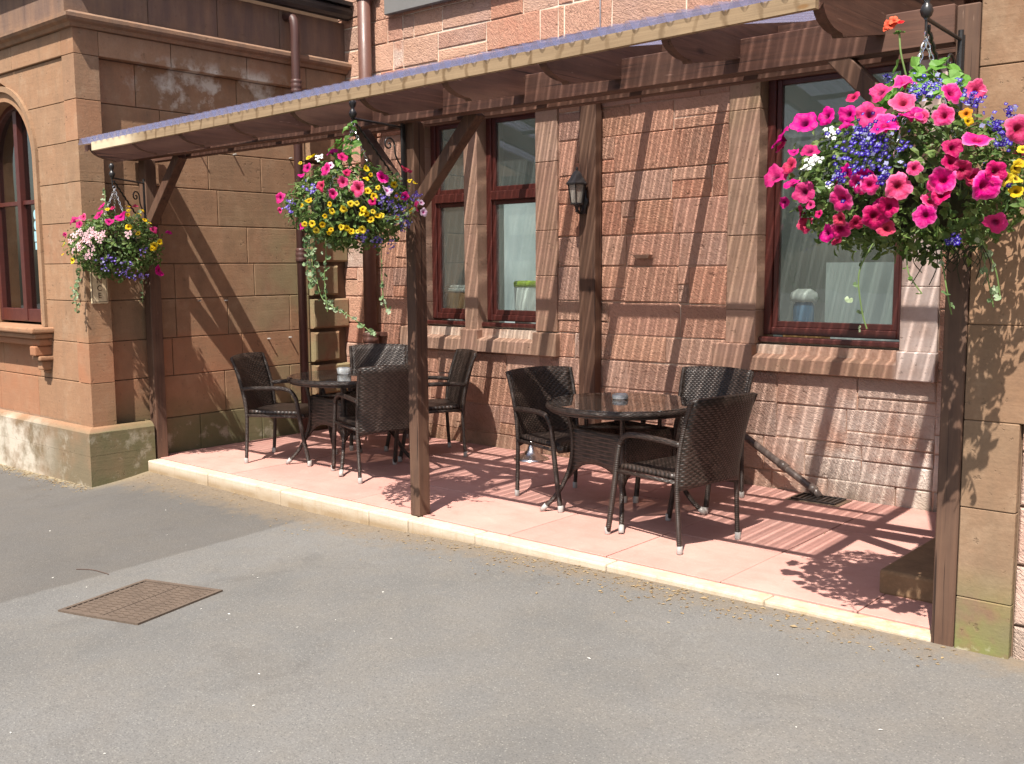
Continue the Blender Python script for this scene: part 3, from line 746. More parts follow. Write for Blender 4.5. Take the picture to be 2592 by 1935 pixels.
for z0, z1 in zip(CZ, CZ[1:]):
    # corner pilaster as solid corner blocks
    a.box(-8.64, -8.43, 4.20, 4.42, z0 + gp, z1 - gp)
    # side wall
    y = 4.42; first = random.uniform(.35, .7)
    while y < 6.63:
        wd = first if y == 4.42 else random.uniform(.55, 1.05)
        e = min(y + wd, 6.63)
        if 6.63 - e < .2: e = 6.63
        wblock(y, e, z0, z1, .022, 'S'); y = e
    # front panel beside the arch
    if z1 <= 3.13 or True:
        for sgn in (1, -1):
            def edge(z):
                d = z - ZC
                if d <= 0: return RO
                return math.sqrt(max(0, RO * RO - d * d)) if d < RO else 0.0
            ks = [z0 + gp + (z1 - z0 - 2 * gp) * i / 6 for i in range(7)]
            if z0 < 1.0 : continue
            left = [(XC + sgn * edge(z), z) for z in ks]
            far = -8.641 if sgn > 0 else -11.2
            pts = left + [(far, ks[-1]), (far, ks[0])]
            pts = [(u, z) for u, z in pts]
            if sgn < 0: pts = pts[::-1]
            m = len(pts); PP = [(u, 4.222, z) for u, z in pts] + [(u, 4.27, z) for u, z in pts]
            FF = [tuple(reversed(range(m)))] + [(i, (i + 1) % m, m + (i + 1) % m, m + i) for i in range(m)]
            a.add(PP, FF)
for z0, z1 in zip([.33, .72], [.72, 1.07]):
    x = -8.641
    while x > -12:
        e = x - random.uniform(.5, .9); wblock(e, x, z0, z1, .043, 'F'); x = e
y = 4.42
for e in (5.3, 6.0, 6.63): wblock(y, e, -.2, .33, .026, 'S'); y = e
# frieze above (side and front)
x = 4.20
for e in (4.42, 5.1, 5.9, 6.6, 7.12):
    if x > 4.3: wblock(x, e, 3.49, 3.70, .11, 'S')
    x = e
a.box(-8.64, -8.43, 4.20, 4.42, 3.492, 3.70)
x = -8.641
for e in (-9.6, -10.5, -11.6): wblock(e, x, 3.49, 3.70, .065, 'F'); x = e
# parapet blocks above the cornice
x = 4.14
for e in (4.9, 5.6, 6.3, 7.12): wblock(x, e, 3.80, 4.22, .10, 'S'); x = e
x = -8.45
for e in (-9.3, -10.2, -11.2): wblock(e, x, 3.80, 4.35, .055, 'F'); x = e
a.build('ashlar_stonework', M['wing'], wing, bevel=.0035)
c = MB()   # moulded cornice returned round the corner: profile swept along front and side
prof = [(.0, 3.700), (.035, 3.702), (.05, 3.73), (.085, 3.745), (.10, 3.765), (.10, 3.795), (.04, 3.825), (.0, 3.83)]
def sweep(prof, cx, cy, xl, yb):
    P = []
    for d, z in prof: P.append((xl, cy - d, z))
    for d, z in prof: P.append((cx + d, cy - d, z))
    for d, z in prof: P.append((cx + d, yb, z))
    m = len(prof); F = []
    for s_ in (0, 1):
        for i in range(m - 1): F.append((s_ * m + i, s_ * m + i + 1, (s_ + 1) * m + i + 1, (s_ + 1) * m + i))
    c.add(P, [tuple(reversed(f)) for f in F])
sweep(prof, -8.44, 4.21, -12, 7.12)
c.build('cornice', M['wing'], wing)
c = MB(); sweep([(.0, -.45), (.072, -.45), (.072, .10), (.070, .101), (.070, .103), (.072, .104), (.072, .30), (.04, .335), (.0, .345)], -8.432, 4.202, -13, 4.735)
c.add([(-8.36, 4.735, -.45), (-8.36, 4.735, .30), (-8.43, 4.735, .345), (-8.54, 4.735, .345), (-8.54, 4.735, -.45)], [(0, 1, 2, 3, 4)])
c.build('plinth', M['wing'], wing)
q = MB(); z = .02; wide = False
while z < 3.6:
    y0 = 6.64 if wide else 6.66
    q.stone((-8.53, 0, 0), (0, 1, 0), (0, 0, 1), (1, 0, 0), 6.64, 7.122 if wide else 6.985, z + .02, z + .325, .065, .018)
    z += .345; wide = not wide
q.build('quoin_stones', M['wing'], wing)
gu = MB(); gu.tube([(-8.36, 4.9, 4.30), (-8.36, 7.1, 4.30)], .075, 12); gu.box(-8.45, -8.27, 4.1, 7.1, 4.36, 4.40); gu.box(-12, -8.27, 4.05, 4.25, 4.36, 4.40); gu.tube([(-12, 4.12, 4.31), (-8.37, 4.12, 4.31)], .075, 12)
gu.build('gutter', M['iron'], wing)
# arch mouldings and window
def arch_ring(r0, r1, y0, y1, zb):
    s = MB(); path = []
    for i in range(2): path.append((1, 0, zb if i == 0 else ZC))
    P = []; F = []; cs = []
    for zz in (zb, ZC * .5 + zb * .5): cs.append((1, 0, zz))
    for i in range(25):
        t = PI * i / 24; cs.append((math.cos(t), math.sin(t), None))
    for zz in (ZC * .5 + zb * .5, zb): cs.append((-1, 0, zz))
    for (cx_, cz_, zz) in cs:
        for rr, yy in ((r0, y0), (r1, y0), (r1, y1), (r0, y1)):
            P.append((XC + cx_ * rr, yy, (ZC + cz_ * rr) if zz is None else zz))
    for i in range(len(cs) - 1):
        for k_ in range(4):
            l = (k_ + 1) % 4; F.append((i * 4 + k_, i * 4 + l, (i + 1) * 4 + l, (i + 1) * 4 + k_))
    s.add(P, F, .4); return s
ar = arch_ring(RO + .004, RO - .045, 4.195, 4.30, 1.19)
s2 = arch_ring(RO - .045, RI, 4.225, 4.45, 1.19); ar.add(s2.v, s2.f, .6)
ar.build('arch_moulding', M['wing'], wing)
wf = arch_ring(RI, RI - .05, 4.34, 4.43, 1.21)
wf.box(XC - .035, XC + .035, 4.335, 4.42, 1.22, ZC + .5, .5); wf.box(XC - RI + .04, XC + RI - .04, 4.345, 4.42, 1.21, 1.33, .5); wf.box(XC - RI + .04, XC + RI - .04, 4.36, 4.42, 2.31, 2.35, .5)
wf = wf.build('window', M['frame'], wing, bevel=.004)
gl = MB(); pts = [(XC + math.cos(PI * i / 24) * (RI - .03), ZC + math.sin(PI * i / 24) * (RI - .03)) for i in range(25)]
pts = [(XC + RI - .03, 1.25)] + pts + [(XC - RI + .03, 1.25)]; m = len(pts)
gl.add([(u, 4.385, z_) for u, z_ in pts] + [(u, 4.391, z_) for u, z_ in pts], [tuple(reversed(range(m))), tuple(range(m, 2 * m))] + [(i, (i + 1) % m, m + (i + 1) % m, m + i) for i in range(m)])
gl.build('pane', M['glassdark'], wf)
sk = MB()
for (u, z_, rr) in ((-9.70, 2.215, .045), (-9.70, 2.115, .045)):
    sk.add([(u + rr * .8 * math.cos(2 * PI * i / 16), 4.382, z_ + rr * math.sin(2 * PI * i / 16)) for i in range(16)], [tuple(reversed(range(16)))])
sk.add([(-9.74, 4.382, 1.965), (-9.655, 4.382, 1.965), (-9.655, 4.382, 2.06), (-9.74, 4.382, 2.06)], [(0, 1, 2, 3)])
sk.add([(-9.73, 4.382, 1.89), (-9.685, 4.382, 1.89), (-9.685, 4.382, 1.955), (-9.73, 4.382, 1.955)], [(0, 1, 2, 3)])
sk.build('sticker', M['sticker'], wf)
sl = MB(); sl.box(-10.74, -9.10, 4.02, 4.42, 1.135, 1.185); sl.box(-10.72, -9.13, 4.06, 4.42, 1.085, 1.133); sl.box(-10.70, -9.15, 4.10, 4.42, 1.02, 1.083)
sl.build('window_sill', M['wing'], wing, bevel=.014, seg=2)
for x in (-9.28, -10.66):
    cb = MB(); cb.box(x, x + .11, 4.07, 4.25, .93, 1.018); cb.box(x - .025, x + .135, 4.10, 4.25, .885, .928); cb.box(x + .01, x + .10, 4.13, 4.25, .80, .883); cb.box(x + .03, x + .08, 4.17, 4.25, .77, .798)
    cb.build('corbel', M['wing'], wing, bevel=.012, seg=2)
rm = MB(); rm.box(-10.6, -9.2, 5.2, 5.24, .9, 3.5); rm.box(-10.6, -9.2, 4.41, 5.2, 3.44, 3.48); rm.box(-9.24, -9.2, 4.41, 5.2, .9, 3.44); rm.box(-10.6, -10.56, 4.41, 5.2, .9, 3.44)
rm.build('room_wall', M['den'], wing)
for (y, zz) in ((5.40, 2.78), (5.775, 2.785), (6.43, 2.80), (5.33, 1.40), (5.62, 1.395), (6.10, 1.0), (6.36, 1.0)):
    nails = MB(); nails.tube([(-8.53, y, zz), (-8.475, y, zz + .004)], .007, 6); nails.build('nail', M['silver'], wing)
# entrance sign on the pilaster
t = empty('entrance_sign', (-8.415, 4.315, 1.41)); tag(t, 'narrow cream upright sign with dark letters on the wing corner under the flowers', 'sign')
s = MB(); s.box(-.012, 0, -.075, .075, 0, .56); s.build('panel', M['cream'], t, bevel=.003)
s = MB()
for y0, y1, z0, z1 in ((-.066, -.062, .012, .548), (.062, .066, .012, .548), (-.062, .062, .012, .016), (-.062, .062, .544, .548)): s.box(0, .0015, y0, y1, z0, z1)
s.build('border', M['ink'], t)
for i, chh in enumerate('ENTRANCE'):
    cu = bpy.data.curves.new('letter', 'FONT'); cu.body = chh; cu.size = .066; cu.align_x = 'CENTER'; cu.extrude = .0008
    tmp = bpy.data.objects.new('letter_tmp', cu); COL.objects.link(tmp)
    bpy.context.view_layer.update()
    me = bpy.data.meshes.new_from_object(tmp.evaluated_get(bpy.context.evaluated_depsgraph_get()))
    bpy.data.objects.remove(tmp); me.materials.clear(); me.materials.append(M['ink'])
    lo = bpy.data.objects.new('letter', me); COL.objects.link(lo); lo.parent = t
    lo.location = (.0016, .0, .56 - .075 - .0635 * i + .005); lo.rotation_euler = (PI / 2, 0, PI / 2)

# ---------------------------------------------------------------- right wing
rw = empty('building_wing', (0, 0, 0)); tag(rw, 'sandstone wing end with smooth corner blocks right of the patio', 'building')
s = MB(); s.box(-1.385, 3, 4.70, 7.13, -.4, 5.4, .5); s.build('wall_core', M['joint'], rw)
s = MB(); js = [-.3, .22, .63, 1.02, 1.44, 1.98, 2.53, 3.05, 3.6, 4.2, 5.0]
for i, (z0, z1) in enumerate(zip(js, js[1:])):
    s.box(-1.40, -1.172 if i < 3 else -1.0 + .0 * i, 4.655 + random.uniform(-.002, .002), 4.9, z0 + .001, z1 - .001)
    s.box(-1.40, -1.2, 4.902, 5.6, z0 + .003, z1 - .003); s.box(-1.40, -1.2, 5.604, 6.4, z0 + .003, z1 - .003); s.box(-1.40, -1.2, 6.404, 7.118, z0 + .003, z1 - .003)
s.build('corner_stonework', M['pier'], rw, bevel=.004)
st = MB(); O = (0, 4.70, 0)
x0s = -1.168
for a_, c_ in zip(cz, cz[1:]):
    x = x0s if a_ < 1 else -.995
    while x < 2.5:
        wd = random.uniform(.3, .6); st.stone(O, U, Wv, Nv, x + .006, x + wd - .006, a_ + .006, c_ - .006, .02 + random.uniform(-.004, .006), .008, tilt=.004); x += wd
st.build('rubble_stonework', M['rubble'], rw)
o = MB(); o.box(-1.935, -1.405, 5.14, 7.05, -.01, .128); o = o.build('stone_step', M['block'], bevel=.02, seg=2); tag(o, 'low mossy stone block on the paving behind the right post', 'step')

# ---------------------------------------------------------------- pergola
pg = empty('pergola', (0, 0, 0)); tag(pg, 'dark timber lean-to pergola with corrugated plastic roof over the patio', 'pergola')
def ztop(x, y): return 2.712 + .2 * (y - 3.95) + .016 * (x + 4.8) * max(0, (7.1 - y)) / 3.15
for (x0, x1, y0, y1, z0, z1) in ((-8.475, -8.37, 4.76, 4.87, -.02, 2.66), (-5.055, -4.965, 4.752, 4.862, -.002, 2.66), (-1.503, -1.405, 4.655, 4.77, -.04, 2.80)):
    s = MB(); s.box(x0, x1, y0, y1, z0, z1); s.build('post', M['postz'], pg, bevel=.006)
s = MB(); s.box(-5.30, -5.13, 7.0, 7.095, -.002, 3.17); s.build('wall_post', M['postz'], pg, bevel=.006)
s = MB(); s.box(-8.48, -1.51, 4.652, 4.745, 2.645, 2.81); s.build('beam', M['woodx'], pg, bevel=.005)
s = MB(); s.box(-8.48, -1.40, 4.876, 4.945, 2.645, 2.81); s.build('beam', M['woodx'], pg, bevel=.005)
s = MB(); s.box(-7.86, -1.80, 6.99, 7.098, 3.16, 3.325); s.build('wall_plate', M['woodx'], pg, bevel=.005)
s = MB(); s.box(-7.86, -1.80, 7.0, 7.10, 3.40, 3.46); s.build('flashing', M['iron'], pg)
for x in (-7.83, -7.20, -6.56, -5.93, -5.27, -4.61, -3.94, -3.26, -2.55, -1.83):
    s = MB(); th = .048; D = .165
    top = [(y, ztop(x, y)) for y in (3.965, 4.6, 5.4, 6.2, 7.0)]
    bot = [(7.0, ztop(x, 7.0) - D), (5.4, ztop(x, 5.4) - D), (4.20, ztop(x, 4.2) - D)]
    arc = [(4.185 - .185 * math.sin(t_), ztop(x, 4.19) - D + .015 + (D - .075) * (1 - math.cos(t_))) for t_ in [PI / 2 * i / 7 for i in range(8)]]
    pr_ = top + bot + arc + [(3.965, ztop(x, 3.97) - .05)]
    m = len(pr_); P = [(x - th / 2, y, z) for y, z in pr_] + [(x + th / 2, y, z) for y, z in pr_]
    s.add(P, [tuple(range(m)), tuple(reversed(range(m, 2 * m)))] + [((i + 1) % m, i, m + i, m + (i + 1) % m) for i in range(m)])
    s.build('rafter', M['woody'], pg)
for (xa, za, xb, zb, yy) in ((-8.37, 2.12, -7.86, 2.66, 4.81), (-4.97, 2.12, -4.43, 2.67, 4.80), (-5.05, 2.12, -5.55, 2.66, 4.80), (-1.50, 2.10, -2.05, 2.67, 4.70)):
    s = MB(); yy2 = yy; s.bar((xa, yy, za), (xb, yy, zb), .085, .085, up=(0, 1, 0)); s.build('brace', M['postz'], pg, bevel=.005)
s = MB(); P = []
for x in (-7.68, -6.0, -4.8, -3.4, -1.81):
    zb = 2.660 + .0165 * (x + 4.8)
    P += [(x, 3.932, zb), (x, 3.962, zb), (x, 3.962, zb + .064), (x, 3.932, zb + .064)]
F = [(0, 1, 2, 3), (19, 18, 17, 16)]
for i in range(4):
    for k_ in range(4):
        l = (k_ + 1) % 4; F.append((i * 4 + k_, (i + 1) * 4 + k_, (i + 1) * 4 + l, i * 4 + l))
s.add(P, F); s.build('fascia', M['fascia'], pg)
s = MB(); X0, X1 = -7.88, -1.79; nx = int((X1 - X0) / PITCH * 12); Y = [3.922, 3.95, 4.3, 4.8, 5.4, 6.0, 6.6, 7.10]
P = []
for y in Y:
    for i in range(nx + 1):
        x = X0 + (X1 - X0) * i / nx
        P.append((x, y, ztop(x, y) +   .036 + .026 * math.cos(2 * PI * x / PITCH)))
s.add(P, [(j * (nx + 1) + i, j * (nx + 1) + i + 1, (j + 1) * (nx + 1) + i + 1, (j + 1) * (nx + 1) + i) for j in range(len(Y) - 1) for i in range(nx)], .5)
s.build('roof_sheet', M['sheet'], pg, True)
s = MB()
for y in (5.05, 6.05): s.box(-7.84, -1.82, y, y + .045, ztop(-4.8, y) - .028, ztop(-4.8, y) + .006)
s.build('purlin', M['woodx'], pg)

# wall lantern
t = empty('wall_lantern', (-5.245, 6.90, 2.17)); tag(t, 'small black coach lantern on the timber upright of the rubble wall', 'lantern')
s = MB(); s.lathe([(.005, .36), (.012, .345), (.012, .33), (.03, .315), (.085, .235), (.098, .222), (.096, .21), (.07, .208)], 6); s.build('roof', M['iron'], t)
s = MB()
for i in range(6):
    t_ = 2 * PI * i / 6; s.tube([(.078 * math.cos(t_), .078 * math.sin(t_), .21), (.05 * math.cos(t_), .05 * math.sin(t_), .055)], .006, 5)
s.lathe([(.055, .045), (.058, .055), (.05, .062), (.02, .03), (.012, .0), (.016, -.01), (.002, -.02)], 12); s.build('cage', M['iron'], t)
s = MB(); s.lathe([(.046, .06), (.072, .208)], 6); s.build('lantern_glass', M['lampglass'], t)
s = MB(); s.tube(smooth_path([(0, 0, .02), (.0, .03, -.02), (0, .07, .0), (0, .10, .06)], 5), .011, 8); s.lathe([(.05, .0), (.05, .012)], 16, Matrix.Translation((0, .098, .07)) @ Matrix.Rotation(PI / 2, 4, 'X')); s.box(-.03, .03, .085, .0985, -.03, .17); s.build('mount', M['iron'], t, True)

# ---------------------------------------------------------------- ground details
t = empty('manhole_cover', (-5.14, 2.79, gz(-5.14, 2.79) + .004), math.radians(13))
_gx = (gz(-4.94, 2.79) - gz(-5.34, 2.79)) / .4; _gy = (gz(-5.14, 2.99) - gz(-5.14, 2.59)) / .4
t.rotation_mode = 'QUATERNION'; t.rotation_quaternion = V((0, 0, 1)).rotation_difference(V((-_gx, -_gy, 1))) @ Quaternion((0, 0, 1), math.radians(13)); tag(t, 'rusty ribbed square manhole cover set in the asphalt', 'manhole cover')
s = MB(); hw = .305
for a_, b_, c_, d_ in ((-hw, hw, -hw, -hw + .026), (-hw, hw, hw - .026, hw), (-hw, -hw + .026, -hw + .026, hw - .026), (hw - .026, hw, -hw + .026, hw - .026)): s.box(a_, b_, c_, d_, -.03, .008)
s.build('frame', M['rust'], t)
s = MB(); hw2 = .271; s.box(-hw2, -.004, -hw2, hw2, -.03, .003); s.box(.004, hw2, -hw2, hw2, -.03, .003)
for i in range(15):
    for j in range(15):
        x = -.252 + .036 * i; y = -.252 + .036 * j
        if abs(x) < .012: continue
        d = .009 if i % 2 else -.009
        s.bar((x - .018, y - d, .0045), (x + .018, y + d, .0045), .009, .006)
s.build('plate', M['rust'], t)
def flake(mb, x, y, z, sz, r=None):
    a_ = random.uniform(0, 6.28); l = sz; w_ = sz * random.uniform(.3, .7)
    ux, uy = math.cos(a_), math.sin(a_); h = sz * random.uniform(.05, .35)
    mb.add([(x - ux * l, y - uy * l, z + .002), (x - uy * w_, y + ux * w_, z + h + .002), (x + ux * l, y + uy * l, z + .003), (x + uy * w_, y - ux * w_, z + h * .5 + .002)], [(0, 1, 2), (0, 2, 3)], r)
s = MB()
for i in range(800):
    x = random.uniform(-8.3, -1.3); d = abs(random.gauss(0, .16)) * (1.25 if x < -5 else .9)
    if random.random() < .5: x = random.gauss(-3.1, .8)
    if x > -1.3 or x < -8.3: continue
    flake(s, x, 4.645 - d, gz(x, 4.645 - d), random.uniform(.004, .015))
for i in range(500):
    x = random.uniform(-11, -8.3); d = abs(random.gauss(0, .09)); flake(s, x, 4.12 - d, gz(x, 4.12 - d), random.uniform(.005, .017))
for i in range(60):
    x = random.uniform(-8.3, -1.6); flake(s, x, random.uniform(4.8, 7.0), .001, random.uniform(.004, .010))
for i in range(10):
    x = random.uniform(-2.9, -1.9); flake(s, x, 4.6 - abs(random.gauss(0, .1)), gz(x, 4.55), random.uniform(.014, .026))
tag(s.build('leaf_litter', M['litter']), 'dry brown leaf bits and grit swept along the kerb', 'litter', kind='stuff')
s = MB()
for i in range(60):
    x = random.uniform(-7.5, .2); y = random.uniform(.9, 4.2); flake(s, x, y, gz(x, y), random.choice((.004, .006, .008, .011)))
tag(s.build('pale_grit', M['fleck']), 'scattered white flecks on the asphalt', 'grit', kind='stuff')
s = MB(); pth = smooth_path([(x, y, gz(x, y) + .004) for x, y in [(-6.047, 2.858), (-5.951, 2.914), (-5.784, 2.931)]], 6); s.tube(pth, .0022, 6); o = s.build('twig', M['twig'], None, True); tag(o, 'thin bent brown twig lying on the asphalt by the manhole cover', 'twig')
s = MB(); flake(s, -.98, 2.05, gz(-.98, 2.05), .022); o = s.build('fallen_leaf', M['litter']); tag(o, 'single curled brown leaf on bare asphalt', 'leaf')
t = empty('pedestal_stand', (-5.71, 6.85, 0)); tag(t, 'chrome trumpet-foot pedestal standing on the paving by the wall', 'stand')
s = MB(); s.lathe([(.16, .0), (.16, .008), (.135, .022), (.085, .045), (.04, .085), (.019, .14), (.014, .17)], 32); s.build('base', M['chrome'], t, True)
s = MB(); s.tube([(0, 0, .16), (0, 0, .62)], .014, 14); s.build('pole', M['chrome'], t, True)
s = MB(); s.lathe([(.02, .60), (.07, .63), (.08, .66), (.078, .70), (.06, .70), (.055, .66)], 24); s.build('bowl', M['chrome'], t, True)

# ---------------------------------------------------------------- chairs
def rear(s_): return [(s_ * .262, .285, .015), (s_ * .265, .27, .25), (s_ * .267, .265, .43), (s_ * .27, .285, .62), (s_ * .276, .335, .80), (s_ * .282, .385, .925)]
def make_chair():
    root = empty('rattan_chair')
    s = MB(); G = []
    for j in range(9):
        v = j / 8; row = []
        for i in range(11):
            u = -1 + 2 * i / 10
            row.append((u * .255, -.265 + .51 * v, .452 - .012 * (1 - u * u) * (1 - (2 * v - 1) ** 2) - (.035 if j == 0 else 0)))
        G.append(row)
    s.sheet([list(r) for r in zip(*G)], .035, .5)
    s.build('seat', M['wicks'], root, True)
    s = MB(); G = []
    for j in range(13):
        v = j / 12; z = .375 + .555 * v
        yc = .272 + (.0 if z < .43 else .46 * ((z - .43) / .5) ** 1.5 * .25)
        row = []
        for i in range(15):
            u = -1 + 2 * i / 14
            zz = z + (.012 * (1 - u * u) if j == 12 else 0) + (.03 * (1 - u * u) if j == 0 else 0)
            row.append((u * (.262 + .016 * v), yc + .055 * (1 - u * u), zz))
        G.append(row)
    s.sheet(G, .022, .6)
    s.build('backrest', M['wick'], root, True)
    for sg in (-1, 1):
        s = MB(); s.tube(smooth_path(rear(sg), 5), .0155, 10); lg = s.build('rear_leg', M['rtube'], root, True)
        s = MB(); s.lathe([(.017, .0), (.0185, .004), (.0185, .045), (.016, .047)], 12, cx=sg * .262, cy=.286); s.build('foot_cap', M['silver'], lg, True)
        pts = smooth_path([(sg * .272, .290, .655), (sg * .284, .15, .668), (sg * .288, -.06, .672), (sg * .287, -.155, .655), (sg * .285, -.205, .60), (sg * .284, -.225, .53), (sg * .282, -.262, .30), (sg * .278, -.318, .02)], 5)
        k_ = max(i for i, q_ in enumerate(pts) if q_.z > .60)
        s = MB(); s.tube(pts[:k_ + 1], .0185, 10); s.build('armrest', M['rtube'], root, True)
        s = MB(); s.tube(pts[k_:], .0185, 10); lg = s.build('front_leg', M['rtube'], root, True)
        s = MB(); s.lathe([(.019, .0), (.0205, .004), (.0205, .045), (.018, .047)], 12, cx=sg * .278, cy=-.321); s.build('foot_cap', M['silver'], lg, True)
        s = MB(); s.tube([(sg * .267, .266, .425), (sg * .281, -.243, .425)], .013, 8); s.build('seat_rail', M['rtube'], root, True)
    return root
chair = make_chair()
CH = [((-7.408, 5.498), (.89, .457), 'black wicker armchair nearest the tan wing wall, left of the far table'),
      ((-6.283, 5.55), (-.937, .35), 'black wicker armchair with its back turned, directly behind the middle post'),
      ((-6.62, 6.45), (-.496, -.868), 'black wicker armchair half hidden behind the middle post, facing out below the narrow windows'),
      ((-7.35, 6.54), (.75, -.66), 'black wicker armchair behind the far table, in front of the wide downpipe'),
      ((-4.51, 5.826), (.95, -.31), 'black wicker armchair at the left side of the near table, facing right'),
      ((-3.335, 5.41), (-.98, .2), 'black wicker armchair closest to the camera, its back to the right post'),
      ((-3.79, 6.37), (.05, -1), 'black wicker armchair against the wall under the wide window, facing out')]
for i, ((x, y), (fx, fy), lab) in enumerate(CH):
    o = chair if i == 0 else copy_tree(chair)
    o.location = (x, y, .001); o.rotation_euler = (0, 0, math.atan2(fx, -fy)); tag(o, lab, 'chair', 'wicker armchairs around the patio tables')

# ---------------------------------------------------------------- tables
def make_table():
    root = empty('patio_table')
    s = MB(); s.lathe([(.0, .771), (.508, .771), (.512, .774), (.512, .778), (.508, .781), (.0, .781)], 56); s.build('tabletop', M['tableglass'], root)
    s = MB(); ring = [(.515 * math.cos(2 * PI * i / 56), .515 * math.sin(2 * PI * i / 56), .757) for i in range(56)]
    s.tube(ring, .017, 10, closed=True); ring = [(.50 * math.cos(2 * PI * i / 56), .50 * math.sin(2 * PI * i / 56), .735) for i in range(56)]; s.tube(ring, .012, 8, closed=True)
    s.build('rim', M['rtube'], root, True)
    c4 = []
    for k_ in range(4):
        t_ = PI / 2 * k_; d = V((math.cos(t_), math.sin(t_), 0))
        s = MB(); pts = smooth_path([d * .40 + V((0, 0, .755)), d * .36 + V((0, 0, .62)), d * .345 + V((0, 0, .45)), d * .375 + V((0, 0, .28)), d * .45 + V((0, 0, .13)), d * .555 + V((0, 0, .012))], 5)
        s.tube(pts, .016, 10); lg = s.build('leg', M['rtube'], root, True)
        s = MB(); s.tube([d * .527 + V((0, 0, .045)), d * .563 + V((0, 0, .004))], .019, 10); s.build('foot_cap', M['silver'], lg, True)
        d2 = V((math.cos(t_ + PI / 2), math.sin(t_ + PI / 2), 0)); s = MB(); G = []
        for j in range(7):
            row = []
            for i in range(11):
                u = i / 10; zt = .60; zl = .22 + .15 * (1 - (2 * u - 1) ** 2) ** .5 if 0 < u < 1 else .22
                z = zl + (zt - zl) * j / 6
                rr = .35 + (.07 * ((.30 - z) / .15) if z < .30 else 0)
                row.append(d * rr * (1 - u) + d2 * rr * u + V((0, 0, z)))
            G.append(row)
        s.sheet(G, .014, .5); s.build('apron', M['wick'], root, True)
        s = MB(); s.tube([d * .30 + d2 * .0 + V((0, 0, .60)), V((0, 0, .60))], .012, 8); s.tube([d * .25 + V((0, 0, .6)), d * .25 + V((0, 0, .765))], .014, 8); s.build('strut', M['rtube'], root, True)
    return root
tab = make_table(); tab.location = (-3.95, 5.72, .001); tab.rotation_euler = (0, 0, math.radians(34)); tag(tab, 'round glass topped wicker table nearer the camera, right of the middle post', 'table', 'round patio tables')
t2 = copy_tree(tab); t2.location = (-6.80, 5.70, .001); t2.rotation_euler = (0, 0, math.radians(41)); tag(t2, 'round glass topped wicker table farther away, left of the middle post', 'table', 'round patio tables')
s = MB(); s.lathe([(.0, .0), (.052, .0), (.058, .006), (.056, .034), (.050, .036), (.046, .012), (.0, .010)], 28)
o = s.build('ashtray', M['clearglass'], None, True, loc=(-4.03, 5.80, .7835)); tag(o, 'small clear glass ashtray on the nearer round table', 'ashtray')
s = MB(); s.lathe([(.0, .0), (.055, .0), (.06, .006), (.062, .055), (.056, .057), (.052, .012), (.0, .010)], 28)
o = s.build('ashtray', M['clearglass'], None, True, loc=(-6.87, 5.70, .7835)); tag(o, 'deeper clear glass ashtray on the far round table', 'ashtray')

# ---------------------------------------------------------------- brackets
def make_bracket():
    """origin at the hook tip; the arm runs along +Y to the mounting bar at y=.42"""
    root = empty('hanging_bracket')
    s = MB(); s.tube([(0, .42, -.42), (0, .42, .06)], .012, 8); s.box(-.014, .014, .425, .436, -.40, .04); s.build('mounting_bar', M['iron'], root)
    s = MB(); s.tube([(0, .42, .02), (0, -.01, .035)], .008, 8); s.build('arm', M['iron'], root)
    s = MB(); tw = [(.004 * math.cos(i * 1.9), .42 - .40 * i / 40, -.38 + .39 * i / 40 + .004 * math.sin(i * 1.9)) for i in range(41)]; s.tube(tw, .0075, 6); s.build('twisted_stay', M['iron'], root, True)
    s = MB(); sp = [(0, .30 + .05 * (1 - i / 26) * math.cos(i * .35), -.10 + .05 * (1 - i / 26) * math.sin(i * .35)) for i in range(26)]
    s.tube(sp, .006, 6); s.tube(smooth_path([(0, .35, -.10), (0, .36, -.17), (0, .41, -.24)], 5), .006, 6); s.build('scroll', M['iron'], root, True)
    s = MB(); s.lathe([(.004, .03), (.02, .045), (.026, .065), (.018, .085), (.010, .095), (.018, .11), (.024, .13), (.016, .15), (.004, .157)], 14)
    s.tube(smooth_path([(0, 0, .05), (0, 0, .0), (0, .004, -.035), (0, .022, -.045), (0, .03, -.03)], 5), .006, 6); s.build('finial_hook', M['iron'], root, True)
    return root
br = make_bracket()
tag(br, 'black iron basket bracket on the middle post', 'bracket', 'iron basket brackets on the posts'); br.location = (-5.035, 4.30, 2.60)
o = copy_tree(br); o.location = (-1.475, 4.215, 2.63); tag(o, 'black iron basket bracket high on the right post', 'bracket', 'iron basket brackets on the posts')
o = copy_tree(br); o.location = (-8.22, 4.375, 2.43); o.rotation_euler = (0, 0, math.radians(24)); tag(o, 'black scrolled basket bracket on the left post by the tan wing', 'bracket', 'iron basket brackets on the posts')

